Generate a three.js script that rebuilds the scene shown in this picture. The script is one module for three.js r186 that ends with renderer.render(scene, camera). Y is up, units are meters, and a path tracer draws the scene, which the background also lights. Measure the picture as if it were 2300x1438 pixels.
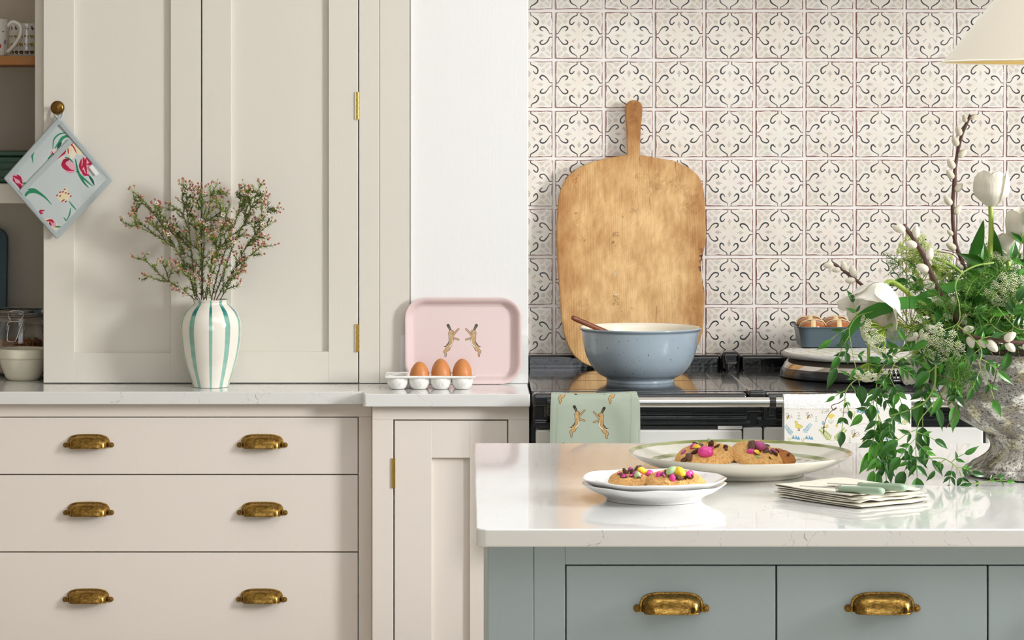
import * as THREE from 'three';
import { RoundedBoxGeometry } from 'three/addons/geometries/RoundedBoxGeometry.js';
import { mergeGeometries, mergeVertices, toCreasedNormals } from 'three/addons/utils/BufferGeometryUtils.js';
import { ImprovedNoise } from 'three/addons/math/ImprovedNoise.js';
import { RectAreaLightUniformsLib } from 'three/addons/lights/RectAreaLightUniformsLib.js';

// ---------- camera, light, exposure ----------
const W = 2300, H = 1438, F = 6700, CAMZ = 6.7, EYE = 1.512, TOP = 0.91;   // worktops stand at 0.91 m
const scene = new THREE.Scene();
const camera = new THREE.PerspectiveCamera(2 * Math.atan(H / 2 / F) * 180 / Math.PI, W / H, 0.1, 40);
camera.position.set(0, EYE, CAMZ);
camera.setViewOffset(W, H, 100, 459, W, H);       // shifted lens: the verticals stay upright
camera.updateProjectionMatrix();
camera.updateMatrixWorld();
const renderer = new THREE.WebGLRenderer({ antialias: true });
renderer.toneMapping = THREE.LinearToneMapping;
renderer.toneMappingExposure = 0.408;
renderer.shadowMap.enabled = true;
RectAreaLightUniformsLib.init();
scene.background = new THREE.Color(0.75, 0.85, 1.0);
const areaLight = (name, color, intensity, w, h, pos, look) => {
  const l = new THREE.RectAreaLight(color, intensity, w, h);
  l.name = name; l.position.set(...pos); l.lookAt(...look); scene.add(l); return l;
};
areaLight('unseen_window_right', 0xffffff, 160, 0.8, 1.0, [3.385, 1.98, 2.6], [0, 1.98, 2.6]);   // unseen right-hand window, placed to throw shadows to the left
areaLight('unseen_rooflight', 0xf4f7ff, 3.5, 1.8, 1.6, [0.6, 2.66, 2.4], [0.6, 0, 2.4]);     // unseen rooflight, placed to light the worktops from above
areaLight('added_fill_rear', 0xf6f8ff, 4.8, 3.2, 1.9, [0.4, 1.45, 8.48], [0.4, 1.45, 0]);  // added fill behind the camera, built as a glazed wall

// ---------- helpers ----------
const rng = (s) => () => { s = (s + 0x6d2b79f5) | 0; let t = Math.imul(s ^ (s >>> 15), 1 | s); t = (t + Math.imul(t ^ (t >>> 7), 61 | t)) ^ t; return ((t ^ (t >>> 14)) >>> 0) / 4294967296; };
const noise = new ImprovedNoise();
const N3 = (x, y, z = 0) => noise.noise(x, y, z);
const fbm = (x, y, z = 0, o = 4) => { let a = 0, k = 1; for (let i = 0; i < o; i++) { a += N3(x * k, y * k, z + i * 7.3) / k; k *= 2; } return a; };
const V = (x, y, z) => new THREE.Vector3(x, y, z);
const PX = (z) => (CAMZ - z) / F;                                  // metres per photograph pixel at depth z
const X = (u, z) => (u - 1050) * PX(z), Y = (v, z) => EYE - (v - 260) * PX(z), P = (u, v, z) => V(X(u, z), Y(v, z), z);
const ZT = (v, y = TOP) => CAMZ - F * (EYE - y) / (v - 260);       // depth at which height y shows on row v
const clamp = (x, a, b) => Math.min(b, Math.max(a, x)), lerp = (a, b, t) => a + (b - a) * t, smooth = (a, b, x) => { const t = clamp((x - a) / (b - a), 0, 1); return t * t * (3 - 2 * t); };

const used = new Map();
const numbered = (n) => { const k = used.get(n) ?? 0; used.set(n, k + 1); return k ? n + '_' + String(k).padStart(3, '0') : n; };
function tag(o, label, category, group, kind) { if (label) o.userData.label = label; if (category) o.userData.category = category; if (group) o.userData.group = group; if (kind) o.userData.kind = kind; return o; }
function thing(name, label, category, pos = [0, 0, 0], turn = 0, group) {
  const o = new THREE.Group(); o.name = numbered(name); o.position.set(...pos); o.rotation.y = turn; scene.add(o);
  return tag(o, label, category, group);
}
function part(name, geo, mat, parent, kind) {
  const m = new THREE.Mesh(geo, mat); m.name = name; m.castShadow = m.receiveShadow = true; parent.add(m);
  if (kind) m.userData.kind = kind;
  return m;
}
function single(name, geo, mat, label, category, group) { return tag(part(numbered(name), geo, mat, scene), label, category, group); }
function struct(name, geo, mat, parent = scene) { const m = part(name, geo, mat, parent); m.userData.kind = 'structure'; return m; }
function sub(name, parent) { const g = new THREE.Group(); g.name = name; parent.add(g); return g; }

const clean = (g) => {
  const n = g.index ? g.toNonIndexed() : g;
  for (const k of Object.keys(n.attributes)) if (!['position', 'normal', 'uv'].includes(k)) n.deleteAttribute(k);
  if (!n.attributes.uv) n.setAttribute('uv', new THREE.BufferAttribute(new Float32Array(n.attributes.position.count * 2), 2));
  if (!n.attributes.normal) n.computeVertexNormals();
  n.clearGroups(); return n;
};
const merge = (...list) => { const a = list.flat().map(clean); return a.length > 1 ? mergeGeometries(a) : a[0]; };
function boxUV(g0, s = 1, swap = false) {           // uv in metres, per face
  const g = clean(g0), p = g.attributes.position, uv = g.attributes.uv, a = V(), b = V(), c = V();
  for (let i = 0; i < p.count; i += 3) {
    a.fromBufferAttribute(p, i); b.fromBufferAttribute(p, i + 1); c.fromBufferAttribute(p, i + 2);
    const n = b.clone().sub(a).cross(c.clone().sub(a)), ax = Math.abs(n.x), ay = Math.abs(n.y), az = Math.abs(n.z);
    [a, b, c].forEach((q, k) => { let u, v; if (az >= ax && az >= ay) { u = q.x; v = q.y; } else if (ax >= ay) { u = q.z; v = q.y; } else { u = q.x; v = q.z; } uv.setXY(i + k, (swap ? v : u) * s, (swap ? u : v) * s); });
  }
  return g;
}
const box = (x0, x1, y0, y1, z0, z1, r = 0.0012) => {
  const w = x1 - x0, h = y1 - y0, d = z1 - z0, m = Math.min(w, h, d);
  const g = r > 0 ? new RoundedBoxGeometry(w, h, d, 2, Math.min(r, m * 0.49)) : new THREE.BoxGeometry(w, h, d);
  g.translate((x0 + x1) / 2, (y0 + y1) / 2, (z0 + z1) / 2); return boxUV(g);
};
const lathe = (pts, seg = 64) => new THREE.LatheGeometry(pts.map((p) => new THREE.Vector2(Math.max(p[0], 1e-5), p[1])), seg);
const spline = (pts, n = 40) => { const c = new THREE.CatmullRomCurve3(pts.map((p) => V(p[0], p[1], p[2] ?? 0)), false, 'centripetal'); return c.getPoints(n).map((p) => [p.x, p.y, p.z]); };
// grid surface: f(u, v) -> Vector3 (or [x, y, z]); uv = (u, v)
function surf(nu, nv, f, uvf) {
  const pos = [], uv = [], idx = [];
  for (let j = 0; j <= nv; j++) for (let i = 0; i <= nu; i++) {
    const p = f(i / nu, j / nv); p.isVector3 ? pos.push(p.x, p.y, p.z) : pos.push(...p);
    const t = uvf ? uvf(i / nu, j / nv) : [i / nu, j / nv]; uv.push(...t);
  }
  for (let j = 0; j < nv; j++) for (let i = 0; i < nu; i++) { const a = j * (nu + 1) + i, b = a + 1, c = a + nu + 1, d = c + 1; idx.push(a, b, d, a, d, c); }
  const g = new THREE.BufferGeometry();
  g.setAttribute('position', new THREE.Float32BufferAttribute(pos, 3)); g.setAttribute('uv', new THREE.Float32BufferAttribute(uv, 2)); g.setIndex(idx); g.computeVertexNormals(); return g;
}
// tube along points with a radius r(t), closed at both ends
function tube(pts, r, seg = 24, rad = 8, tension = 'centripetal') {
  const c = new THREE.CatmullRomCurve3(pts.map((p) => (p.isVector3 ? p : V(...p))), false, tension), fr = c.computeFrenetFrames(seg, false), len = c.getLength();
  const R = typeof r === 'function' ? r : () => r;
  const g = surf(rad, seg + 2, (a, b) => {
    const k = clamp(Math.round(b * (seg + 2)) - 1, 0, seg), t = k / seg, end = b === 0 || b === 1, p = c.getPointAt(t), q = end ? 0 : R(t), an = -a * Math.PI * 2;
    return p.addScaledVector(fr.normals[k], Math.cos(an) * q).addScaledVector(fr.binormals[k], Math.sin(an) * q);
  }, (a, b) => [a * R(0.5) * 6.28, b * len]);
  return g;
}
const place = (g, x, y, z, rx = 0, ry = 0, rz = 0, s = 1) => g.applyMatrix4(new THREE.Matrix4().compose(V(x, y, z), new THREE.Quaternion().setFromEuler(new THREE.Euler(rx, ry, rz)), V(s, s, s)));
const extrude = (shape, depth, bevel = 0.002, seg = 3, curve = 24) => new THREE.ExtrudeGeometry(shape, { depth: depth - 2 * bevel, bevelEnabled: bevel > 0, bevelThickness: bevel, bevelSize: bevel, bevelOffset: -bevel, bevelSegments: seg, curveSegments: curve }).translate(0, 0, bevel);
const shapeOf = (pts) => new THREE.Shape(pts.map((p) => new THREE.Vector2(p[0], p[1])));
const rrect = (x0, x1, y0, y1, r) => { const s = new THREE.Shape(); const R = Array.isArray(r) ? r : [r, r, r, r]; s.moveTo(x0 + R[0], y0); s.lineTo(x1 - R[1], y0); s.absarc(x1 - R[1], y0 + R[1], R[1], -Math.PI / 2, 0); s.lineTo(x1, y1 - R[2]); s.absarc(x1 - R[2], y1 - R[2], R[2], 0, Math.PI / 2); s.lineTo(x0 + R[3], y1); s.absarc(x0 + R[3], y1 - R[3], R[3], Math.PI / 2, Math.PI); s.lineTo(x0, y0 + R[0]); s.absarc(x0 + R[0], y0 + R[0], R[0], Math.PI, Math.PI * 1.5); return s; };

// textures
function tex(w, h, draw, srgb = true, rep) {
  const c = document.createElement('canvas'); c.width = w; c.height = h; draw(c.getContext('2d'), w, h);
  const t = new THREE.CanvasTexture(c); if (srgb) t.colorSpace = THREE.SRGBColorSpace; t.wrapS = t.wrapT = THREE.RepeatWrapping; if (rep) t.repeat.set(rep[0], rep[1]); return t;
}
function field(w, h, f, rep) {                       // grey data texture from f(u, v) in 0..1
  const d = new Uint8Array(w * h * 4);
  for (let y = 0; y < h; y++) for (let x = 0; x < w; x++) { const q = clamp(f(x / w, y / h), 0, 1) * 255, i = (y * w + x) * 4; d[i] = d[i + 1] = d[i + 2] = q; d[i + 3] = 255; }
  const t = new THREE.DataTexture(d, w, h); t.wrapS = t.wrapT = THREE.RepeatWrapping; t.magFilter = THREE.LinearFilter; if (rep) t.repeat.set(rep[0], rep[1]); t.needsUpdate = true; return t;
}
function colorField(w, h, f, rep) {                  // sRGB colours 0..255 from f(u, v)
  const d = new Uint8Array(w * h * 4);
  for (let y = 0; y < h; y++) for (let x = 0; x < w; x++) { const c = f(x / w, y / h), i = (y * w + x) * 4; d[i] = clamp(c[0], 0, 255); d[i + 1] = clamp(c[1], 0, 255); d[i + 2] = clamp(c[2], 0, 255); d[i + 3] = 255; }
  const t = new THREE.DataTexture(d, w, h); t.colorSpace = THREE.SRGBColorSpace; t.wrapS = t.wrapT = THREE.RepeatWrapping; t.magFilter = THREE.LinearFilter; if (rep) t.repeat.set(rep[0], rep[1]); t.needsUpdate = true; return t;
}
// noise that repeats over the unit square
const tileNoise = (u, v, k, z = 0) => { const q = (a, b) => N3(a * k + 11.3, b * k + 4.7, z + 0.37), su = smooth(0.7, 1, u), sv = smooth(0.7, 1, v); return 1.3 * lerp(lerp(q(u, v), q(u - 1, v), su), lerp(q(u, v - 1), q(u - 1, v - 1), su), sv); };
const std = (o) => new THREE.MeshStandardMaterial(o), phys = (o) => new THREE.MeshPhysicalMaterial(o);
// ---------- shared materials ----------
const brushBump = field(256, 256, (u, v) => 0.5 + 0.5 * (0.7 * tileNoise(u, v, 30) + 0.6 * N3(u * 90, Math.sin(v * 6.283) * 1.5, 4)), [3, 3]);
const paint = (c, r = 0.42) => phys({ color: c, roughness: r, bumpMap: brushBump, bumpScale: 0.00012, specularIntensity: 0.7 });
const M = {
  door: paint('#e0dbd0'), base: paint('#ede4db'), inside: paint('#cfc6b6', 0.6), island: paint('#a0aeb1', 0.38),
  plaster: std({ color: '#f1f1ef', roughness: 0.85, bumpMap: brushBump, bumpScale: 0.0002 }), ceiling: std({ color: '#f4f3f0', roughness: 0.9 }),
  grout: std({ color: '#f8f4ef', roughness: 0.95, bumpMap: field(128, 128, (u, v) => 0.5 + 0.5 * tileNoise(u, v, 60), [10, 10]), bumpScale: 0.0006 }),
  brass: std({ color: '#c9a95a', metalness: 1, roughness: 0.22 }),
  chrome: std({ color: '#e8e6e2', metalness: 1, roughness: 0.12 }),
  steel: std({ color: '#d9d8d6', metalness: 1, roughness: 0.22 }),
  black: phys({ color: '#0d0e11', roughness: 0.12, clearcoat: 0.6, clearcoatRoughness: 0.05, bumpMap: field(128, 128, (u, v) => 0.5 + 0.5 * tileNoise(u, v, 24), [6, 6]), bumpScale: 0.0003 }),
  enamel: phys({ color: '#ebeae6', roughness: 0.12, clearcoat: 0.5, clearcoatRoughness: 0.05 }),
  ceramic: phys({ color: '#f3f1ec', roughness: 0.12, clearcoat: 0.8, clearcoatRoughness: 0.06 }),
  cream: phys({ color: '#e9e2d1', roughness: 0.18, clearcoat: 0.6, clearcoatRoughness: 0.08 }),
};
M.patina = std({ metalness: 1, roughness: 0.36, map: colorField(256, 256, (u, v) => { const n = 0.5 * tileNoise(u, v, 8) + 0.6 * tileNoise(u, v, 40, 3) + 0.6 * tileNoise(u, v, 90, 5), k = clamp(0.6 + n * 0.75, 0, 1); return [lerp(100, 178, k), lerp(76, 141, k), lerp(36, 72, k)]; }, [9, 9]),
  roughnessMap: field(128, 128, (u, v) => 0.8 + 0.35 * tileNoise(u, v, 20), [8, 8]), bumpMap: field(128, 128, (u, v) => 0.5 + 0.5 * tileNoise(u, v, 30), [8, 8]), bumpScale: 0.0002 });
// quartz: white with sparse, broken grey veins
M.quartz = phys({ color: '#ffffff', roughness: 0.16, clearcoat: 0.6, clearcoatRoughness: 0.03, map: tex(2048, 2048, (c, w, h) => {
  c.fillStyle = '#e7e7e4'; c.fillRect(0, 0, w, h); const r = rng(71);
  for (let i = 0; i < 260; i++) { c.fillStyle = `rgba(${r() < 0.5 ? '214,216,218' : '226,222,214'},${0.03 + r() * 0.05})`; c.beginPath(); c.ellipse(r() * w, r() * h, 40 + r() * 180, 12 + r() * 60, r() * 3, 0, 7); c.fill(); }
  for (let i = 0; i < 170; i++) {
    let x = r() * w, y = r() * h, a = r() * 6.28; const n = 8 + r() * 34, dark = r();
    for (let k = 0; k < n; k++) {
      a += (r() - 0.5) * 1.25; const s = 4 + r() * 9, x2 = x + Math.cos(a) * s, y2 = y + Math.sin(a) * s;
      if (r() < 0.72) { c.strokeStyle = `rgba(${104 + r() * 50 | 0},${104 + r() * 46 | 0},${102 + r() * 40 | 0},${(dark > 0.8 ? 0.3 : 0.12) + r() * (dark > 0.8 ? 0.5 : 0.25)})`; c.lineWidth = 0.7 + r() * (dark > 0.75 ? 2.6 : 1.4); c.beginPath(); c.moveTo(x, y); c.lineTo(x2, y2); c.stroke(); if (r() < 0.1) { c.beginPath(); c.moveTo(x, y); c.lineTo(x + (r() - 0.5) * 30, y + (r() - 0.5) * 30); c.stroke(); } }
      x = x2; y = y2;
    }
  }
}, true, [1.05, 1.05]) });

// ---------- the room ----------
const RX0 = -3.0, RX1 = 3.4, RZ0 = -0.46, RZ1 = 8.5, RY = 2.7, TZ = -0.46, PIERX = X(1187, 0), JAMB = 2.05;
M.floor = std({ color: '#cdc1ae', roughness: 0.5 });
struct('floor', box(RX0 - 0.2, RX1 + 0.2, -0.1, 0, RZ0 - 0.25, RZ1 + 0.2, 0), M.floor);
// ceiling with the opening of the unseen rooflight
{
  const s = rrect(RX0 - 0.2, RX1 + 0.2, -(RZ1 + 0.2), -(RZ0 - 0.25), 0.001), o = rrect(-0.3, 1.5, -3.2, -1.6, 0.01); s.holes.push(o);
  struct('ceiling', boxUV(extrude(s, 0.15, 0).rotateX(-Math.PI / 2).translate(0, RY, 0)), M.ceiling);
}
const pane = std({ color: '#dfe8f0', emissive: '#e8f0fa', emissiveIntensity: 0.9, roughness: 0.3 });  // glowing panes of the windows out of view
const lightPane = (x0, x1, y0, y1, z0, z1) => box(x0, x1, y0, y1, z0, z1, 0);
{ // unseen rooflight over the island: frame and glowing panes
  const g = new THREE.Group(); g.name = 'unseen_rooflight_3'; g.userData.kind = 'structure'; scene.add(g);
  for (const [a, b] of [[-0.3, 0.58], [0.62, 1.5]]) part('unseen_window_pane', lightPane(a, b, RY + 0.03, RY + 0.045, 1.62, 3.18), pane, g);
  part('unseen_window_frame', merge(box(0.58, 0.62, RY + 0.0, RY + 0.08, 1.6, 3.2), box(-0.3, 1.5, RY, RY + 0.08, 1.6, 1.63), box(-0.3, 1.5, RY, RY + 0.08, 3.17, 3.2)), M.plaster, g);
}
const wallWithHole = (a0, a1, h, hx0, hx1, hy0, hy1, t) => { const s = rrect(a0, a1, 0, h, 0.001); s.holes.push(rrect(hx0, hx1, hy0, hy1, 0.002)); return extrude(s, t, 0); };
struct('wall_right', boxUV(wallWithHole(RZ0 - 0.2, RZ1, RY, 2.15, 3.05, 1.42, 2.54, 0.2).applyMatrix4(new THREE.Matrix4().makeBasis(V(0, 0, 1), V(0, 1, 0), V(1, 0, 0))).translate(RX1, 0, 0)), M.plaster);
{  // unseen window, source of the light from the right
  const g = new THREE.Group(); g.name = 'unseen_window_1'; g.userData.kind = 'structure'; scene.add(g);
  for (const z of [2.12, 2.62]) for (const y of [1.4, 2.0]) part('unseen_window_pane', lightPane(RX1 + 0.06, RX1 + 0.07, y, y + 0.57, z, z + 0.46), pane, g);
  const x0 = RX1 + 0.03, x1 = RX1 + 0.1;
  part('unseen_window_frame', merge(box(x0, x1, 1.38, 1.41, 2.1, 3.1), box(x0, x1, 2.55, 2.58, 2.1, 3.1), box(x0, x1, 1.38, 2.58, 2.1, 2.13), box(x0, x1, 1.38, 2.58, 3.07, 3.1), box(x0, x1, 1.38, 2.58, 2.585, 2.615), box(x0, x1, 1.965, 1.995, 2.1, 3.1)), M.plaster, g);
}
M.wallPaint = std({ color: '#b9b2a6', roughness: 0.85, bumpMap: brushBump, bumpScale: 0.0002 });
struct('wall_left', box(RX0 - 0.2, RX0, 0, RY, RZ0 - 0.2, RZ1, 0), M.wallPaint);
struct('wall_rear', boxUV(wallWithHole(RX0 - 0.2, RX1 + 0.2, RY, -1.2, 2.0, 0.5, 2.4, 0.2).translate(0, 0, RZ1)), M.wallPaint);
{  // added window behind the camera, there to give fill
  const g = new THREE.Group(); g.name = 'added_fill_window_2'; g.userData.kind = 'structure'; scene.add(g);
  for (let i = 0; i < 4; i++) part('unseen_window_pane', lightPane(-1.2 + i * 0.8 + 0.02, -1.2 + i * 0.8 + 0.78, 0.52, 2.38, RZ1 + 0.06, RZ1 + 0.07), pane, g);
  const fr = [box(-1.2, 2, 0.5, 0.54, RZ1 + 0.03, RZ1 + 0.1), box(-1.2, 2, 2.36, 2.4, RZ1 + 0.03, RZ1 + 0.1)];
  for (let i = 0; i <= 4; i++) fr.push(box(-1.2 + i * 0.8 - 0.02, -1.2 + i * 0.8 + 0.02, 0.5, 2.4, RZ1 + 0.03, RZ1 + 0.1));
  part('unseen_window_frame', merge(fr), M.plaster, g);
}
// white chimney pier between dresser and cooker, unseen chimney lintel and right-hand jamb
const PIERZ = -0.012;
struct('wall_pier', box(X(921.5, PIERZ), PIERX, 0, RY, RZ0, PIERZ, 0.003), M.plaster);
struct('wall_unseen_lintel', box(PIERX, JAMB, 1.845, RY, RZ0, PIERZ, 0.004), M.plaster);  // out of view, set low to darken the top of the tiles
struct('wall_jamb', box(JAMB, RX1, 0, RY, RZ0, PIERZ, 0.004), M.plaster);
struct('wall_dresser', box(RX0, X(921.5, PIERZ), 0, RY, RZ0 - 0.2, RZ0, 0), M.plaster);

// ---------- tiled recess behind the cooker: every tile its own piece ----------
const tileArt = (seed) => tex(320, 320, (c, w) => {
  const r = rng(seed), j = (a) => (r() - 0.5) * a;
  const warm = r();
  c.fillStyle = `rgb(${238 + warm * 5 | 0},${231 + warm * 6 | 0},${220 + warm * 8 | 0})`; c.fillRect(0, 0, w, w);
  for (let i = 0; i < 40; i++) { c.fillStyle = `rgba(${r() < 0.5 ? '226,208,184' : '246,240,232'},${0.04 + r() * 0.06})`; c.beginPath(); c.ellipse(r() * w, r() * w, 20 + r() * 60, 20 + r() * 50, 0, 0, 7); c.fill(); }
  c.translate(w / 2 + j(5), w / 2 + j(5)); c.rotate(j(0.03)); const S = w / 2;
  const poly = (pts, a) => { c.fillStyle = `rgba(${164 + j(14) | 0},${157 + j(12) | 0},${150 + j(12) | 0},${a})`; c.beginPath(); pts.forEach((p, i) => c[i ? 'lineTo' : 'moveTo']((p[0] + j(0.02)) * S, (p[1] + j(0.02)) * S)); c.closePath(); c.fill(); };
  for (let q = 0; q < 4; q++) {
    c.save(); c.rotate(q * Math.PI / 2);
    const al = 0.3 + r() * 0.16;
    poly([[0, -0.62], [0.07, -0.5], [0.075, -0.44], [0.04, -0.43], [0.02, -0.33], [0, -0.3], [-0.02, -0.34], [-0.04, -0.43], [-0.08, -0.44], [-0.07, -0.5]], al * 1.35);
    c.save(); c.rotate(Math.PI / 4);
    poly([[-0.025, -0.2], [0.025, -0.2], [0.03, -0.33], [0.06, -0.39], [-0.06, -0.39], [-0.035, -0.33]], al * 1.35);
    poly([[-0.1, -0.8], [0, -0.75], [0.1, -0.8], [0.08, -0.9], [0, -0.96], [-0.08, -0.9]], al * 0.95);
    poly([[-0.05, -1.0], [0.05, -1.0], [0.07, -1.1], [0.03, -1.26], [-0.04, -1.24], [-0.07, -1.1]], al * 0.7);
    c.restore();
    for (const s of [-1, 1]) poly([[s * 0.46, -0.8], [s * 0.56, -0.74], [s * 0.62, -0.82], [s * 0.74, -0.92], [s * 0.5, -0.92], [s * 0.36, -0.9]], al * 0.85);
    for (const s of [-1, 1]) { // the dark scrolls, brush strokes of uneven width
      const P0 = [[0.078, -0.99], [0.08, -0.89], [0.16, -0.835], [0.29, -0.755], [0.37, -0.66], [0.385, -0.56], [0.345, -0.485], [0.29, -0.475], [0.24, -0.52], [0.195, -0.575]].map((p) => [s * (p[0] + j(0.02)), p[1] + j(0.02)]);
      const pts = spline(P0, 46), off = r() * 6, dark = 0.75 + r() * 0.25;
      for (let i = 0; i < pts.length - 1; i++) { const t = i / pts.length; c.strokeStyle = `rgba(26,29,34,${dark * (0.8 + 0.2 * Math.sin(off + t * 9))})`; c.lineWidth = 4.9 + 4.4 * Math.sin(t * 2.9) ** 2 + Math.sin(off + t * 7) * 0.9; c.lineCap = 'round'; c.beginPath(); c.moveTo(pts[i][0] * S, pts[i][1] * S); c.lineTo(pts[i + 1][0] * S, pts[i + 1][1] * S); c.stroke(); }
    }
    c.restore();
  }
  c.setTransform(1, 0, 0, 1, 0, 0);
  for (let e = 0; e < 4; e++) { // bare terracotta showing on the worn edges
    c.save(); c.translate(w / 2, w / 2); c.rotate(e * Math.PI / 2); 
    const k = r(); for (let x = -S; x < S; x += 2) { const n = N3(x * 0.02, seed * 3.1 + e * 9, 2) + 0.5 * N3(x * 0.09, seed + e, 5); const t = 2.4 + Math.max(0, (n + 0.1 + k * 0.3)) * 5; c.fillStyle = `rgba(${104 + N3(x * 0.1, e, seed) * 24 | 0},44,33,0.9)`; if (n > -0.42) c.fillRect(x, -S, 2, t); }
    c.restore();
  }
});
const tileMats = Array.from({ length: 10 }, (_, i) => phys({ map: tileArt(101 + i * 17), roughness: 0.3, clearcoat: 0.35, clearcoatRoughness: 0.2, bumpMap: brushBump, bumpScale: 0.0002 }));
{
  const wall = struct('wall_back', box(PIERX - 0.2, RX1, 0, RY, TZ - 0.2, TZ, 0), M.grout), r = rng(5);
  const px = PX(TZ), pw = 112.6 * px, ph = 110.5 * px, x0 = X(1244, TZ), y0 = Y(24.4, TZ), g = 0.0038, T = 0.0028;
  const geos = new Map();
  const tileGeo = (cut, k) => { const key = cut + '/' + k; if (!geos.has(key)) {
    const q = rng(900 + k), n = 5, jit = Array.from({ length: 4 }, () => Array.from({ length: n + 1 }, () => (q() - 0.5) * 0.0014)), c = Array.from({ length: 4 }, () => (q() - 0.5) * 0.0016);
    const w = pw - 2 * g, h = ph - 2 * g;
    const pos = (u, v) => [(lerp(cut, 1, u) - 0.5) * w + (u < 0.5 ? -1 : 1) * (u === 0 || u === 1 ? jit[u ? 1 : 0][Math.round(v * n)] : 0), (v - 0.5) * h + (v === 0 || v === 1 ? jit[v ? 3 : 2][Math.round(u * n)] : 0)];
    const front = surf(n, n, (u, v) => { const p = pos(u, v), ed = Math.min(u, 1 - u, v, 1 - v); return [p[0], p[1], T + (ed > 0 ? 0.0007 : -0.0006) + lerp(lerp(c[0], c[1], u), lerp(c[2], c[3], u), v) * 0.5]; }, (u, v) => [lerp(cut, 1, u), v]);
    const ring = []; for (let i = 0; i < n; i++) ring.push([i / n, 0]); for (let i = 0; i < n; i++) ring.push([1, i / n]); for (let i = n; i > 0; i--) ring.push([i / n, 1]); for (let i = n; i >= 0; i--) ring.push([0, i / n]);
    const side = surf(ring.length - 1, 1, (a, b) => { const [u, v] = ring[Math.round(a * (ring.length - 1))], p = pos(u, v); return [p[0], p[1], b ? T - 0.0006 : 0]; }, (a) => [a, 0.002]);
    geos.set(key, merge(front, side)); } return geos.get(key); };
  for (let i = -1; i <= 9; i++) for (let k = -1; k <= 6; k++) {
    const cx = x0 + (i + 0.5) * pw, cy = y0 - (k + 0.5) * ph, cut = i === -1 ? clamp((PIERX + 0.002 - (cx - pw / 2)) / pw, 0, 0.95) : 0;
    const m = part('tile', tileGeo(cut, Math.floor(r() * 8)), tileMats[Math.floor(r() * tileMats.length)], wall);
    m.position.set(cx, cy, TZ); m.rotation.z = cut ? 0 : (r() - 0.5) * 0.012;
  }
}
// ---------- cup pulls ----------
const cupPull = (() => { // centre of the bottom edge's line at the origin, faces +z; 0.112 wide over the ears
  const A = 0.0445, Hh = 0.0255, D = 0.023;
  const out = (t, grow = 0) => { const a = Math.PI * (1 - t), n = 0.55, c = Math.cos(a), s = Math.sin(a); return [Math.sign(c) * Math.abs(c) ** n * (A + grow), Math.abs(s) ** n * (Hh + grow)]; };
  const hood = (k) => surf(40, 14, (u, v) => { const [x, y] = out(u), f = v * Math.PI / 2, e = Math.sqrt(Math.max(0, 1 - Math.abs(x / A) ** 5)); return [x * (1 - 0.1 * Math.sin(f)) * k, y * Math.cos(f) ** 0.85 * k - 0.001 * v, 0.002 + D * Math.sin(f) * (0.42 + 0.58 * e) * k]; }, (u, v) => [u * 0.11, v * 0.04]);
  const flange = extrude(shapeOf(Array.from({ length: 41 }, (_, i) => out(i / 40, 0.0026)).concat([[A + 0.0024, -0.0012], [-A - 0.0024, -0.0012]])), 0.0032, 0.001, 2);
  const inner = hood(0.93), idx = inner.index.array; for (let i = 0; i < idx.length; i += 3) { const t = idx[i]; idx[i] = idx[i + 1]; idx[i + 1] = t; } inner.computeVertexNormals();
  const ears = [-1, 1].flatMap((s) => [place(new THREE.CylinderGeometry(0.0054, 0.0058, 0.0034, 24), s * 0.0502, 0.0042, 0.0017, Math.PI / 2), place(new THREE.SphereGeometry(0.0038, 16, 10), s * 0.0505, 0.0042, 0.0032)]);
  const lip = tube(Array.from({ length: 21 }, (_, i) => { const [x] = out(i / 20), e = Math.sqrt(Math.max(0, 1 - Math.abs(x / A) ** 5)); return [x * 0.9, -0.001, 0.002 + D * (0.42 + 0.58 * e)]; }), 0.0011, 40, 6);
  return merge(hood(1), inner, flange, ears, lip);
})();
const pull = (parent, x, y, z, turn = 0) => { const m = part('cup_pull', cupPull, M.patina, parent); m.position.set(x, y, z); m.rotation.z = turn; return m; };
// a brass butt hinge: knuckles and finials
const hingeGeo = (h) => merge(...[0, 1, 2, 3, 4].map((i) => place(new THREE.CylinderGeometry(0.0034, 0.0034, h / 5 - 0.0008, 16), 0, -h / 2 + (i + 0.5) * h / 5, 0)), box(-0.006, 0.0, -h / 2, h / 2, -0.003, -0.001, 0.0005));
// shaker door leaf in world coordinates: outer rectangle, inner panel opening, front plane z
function shaker(parent, x0, x1, y0, y1, a, b, c, d, z, t, mat, rec = 0.011) {
  const g = sub('door', parent);
  part('stile', box(x0, a, y0, y1, z - t, z), mat, g); part('stile', box(b, x1, y0, y1, z - t, z), mat, g);
  part('rail', box(a - 0.0005, b + 0.0005, y0, c, z - t, z - 0.0003), mat, g); if (d < y1) part('rail', box(a - 0.0005, b + 0.0005, d, y1, z - t, z - 0.0003), mat, g);
  part('panel', box(a - 0.004, b + 0.004, c - 0.004, d + 0.004, z - t + 0.002, z - rec, 0), mat, g);
  return g;
}

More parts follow.
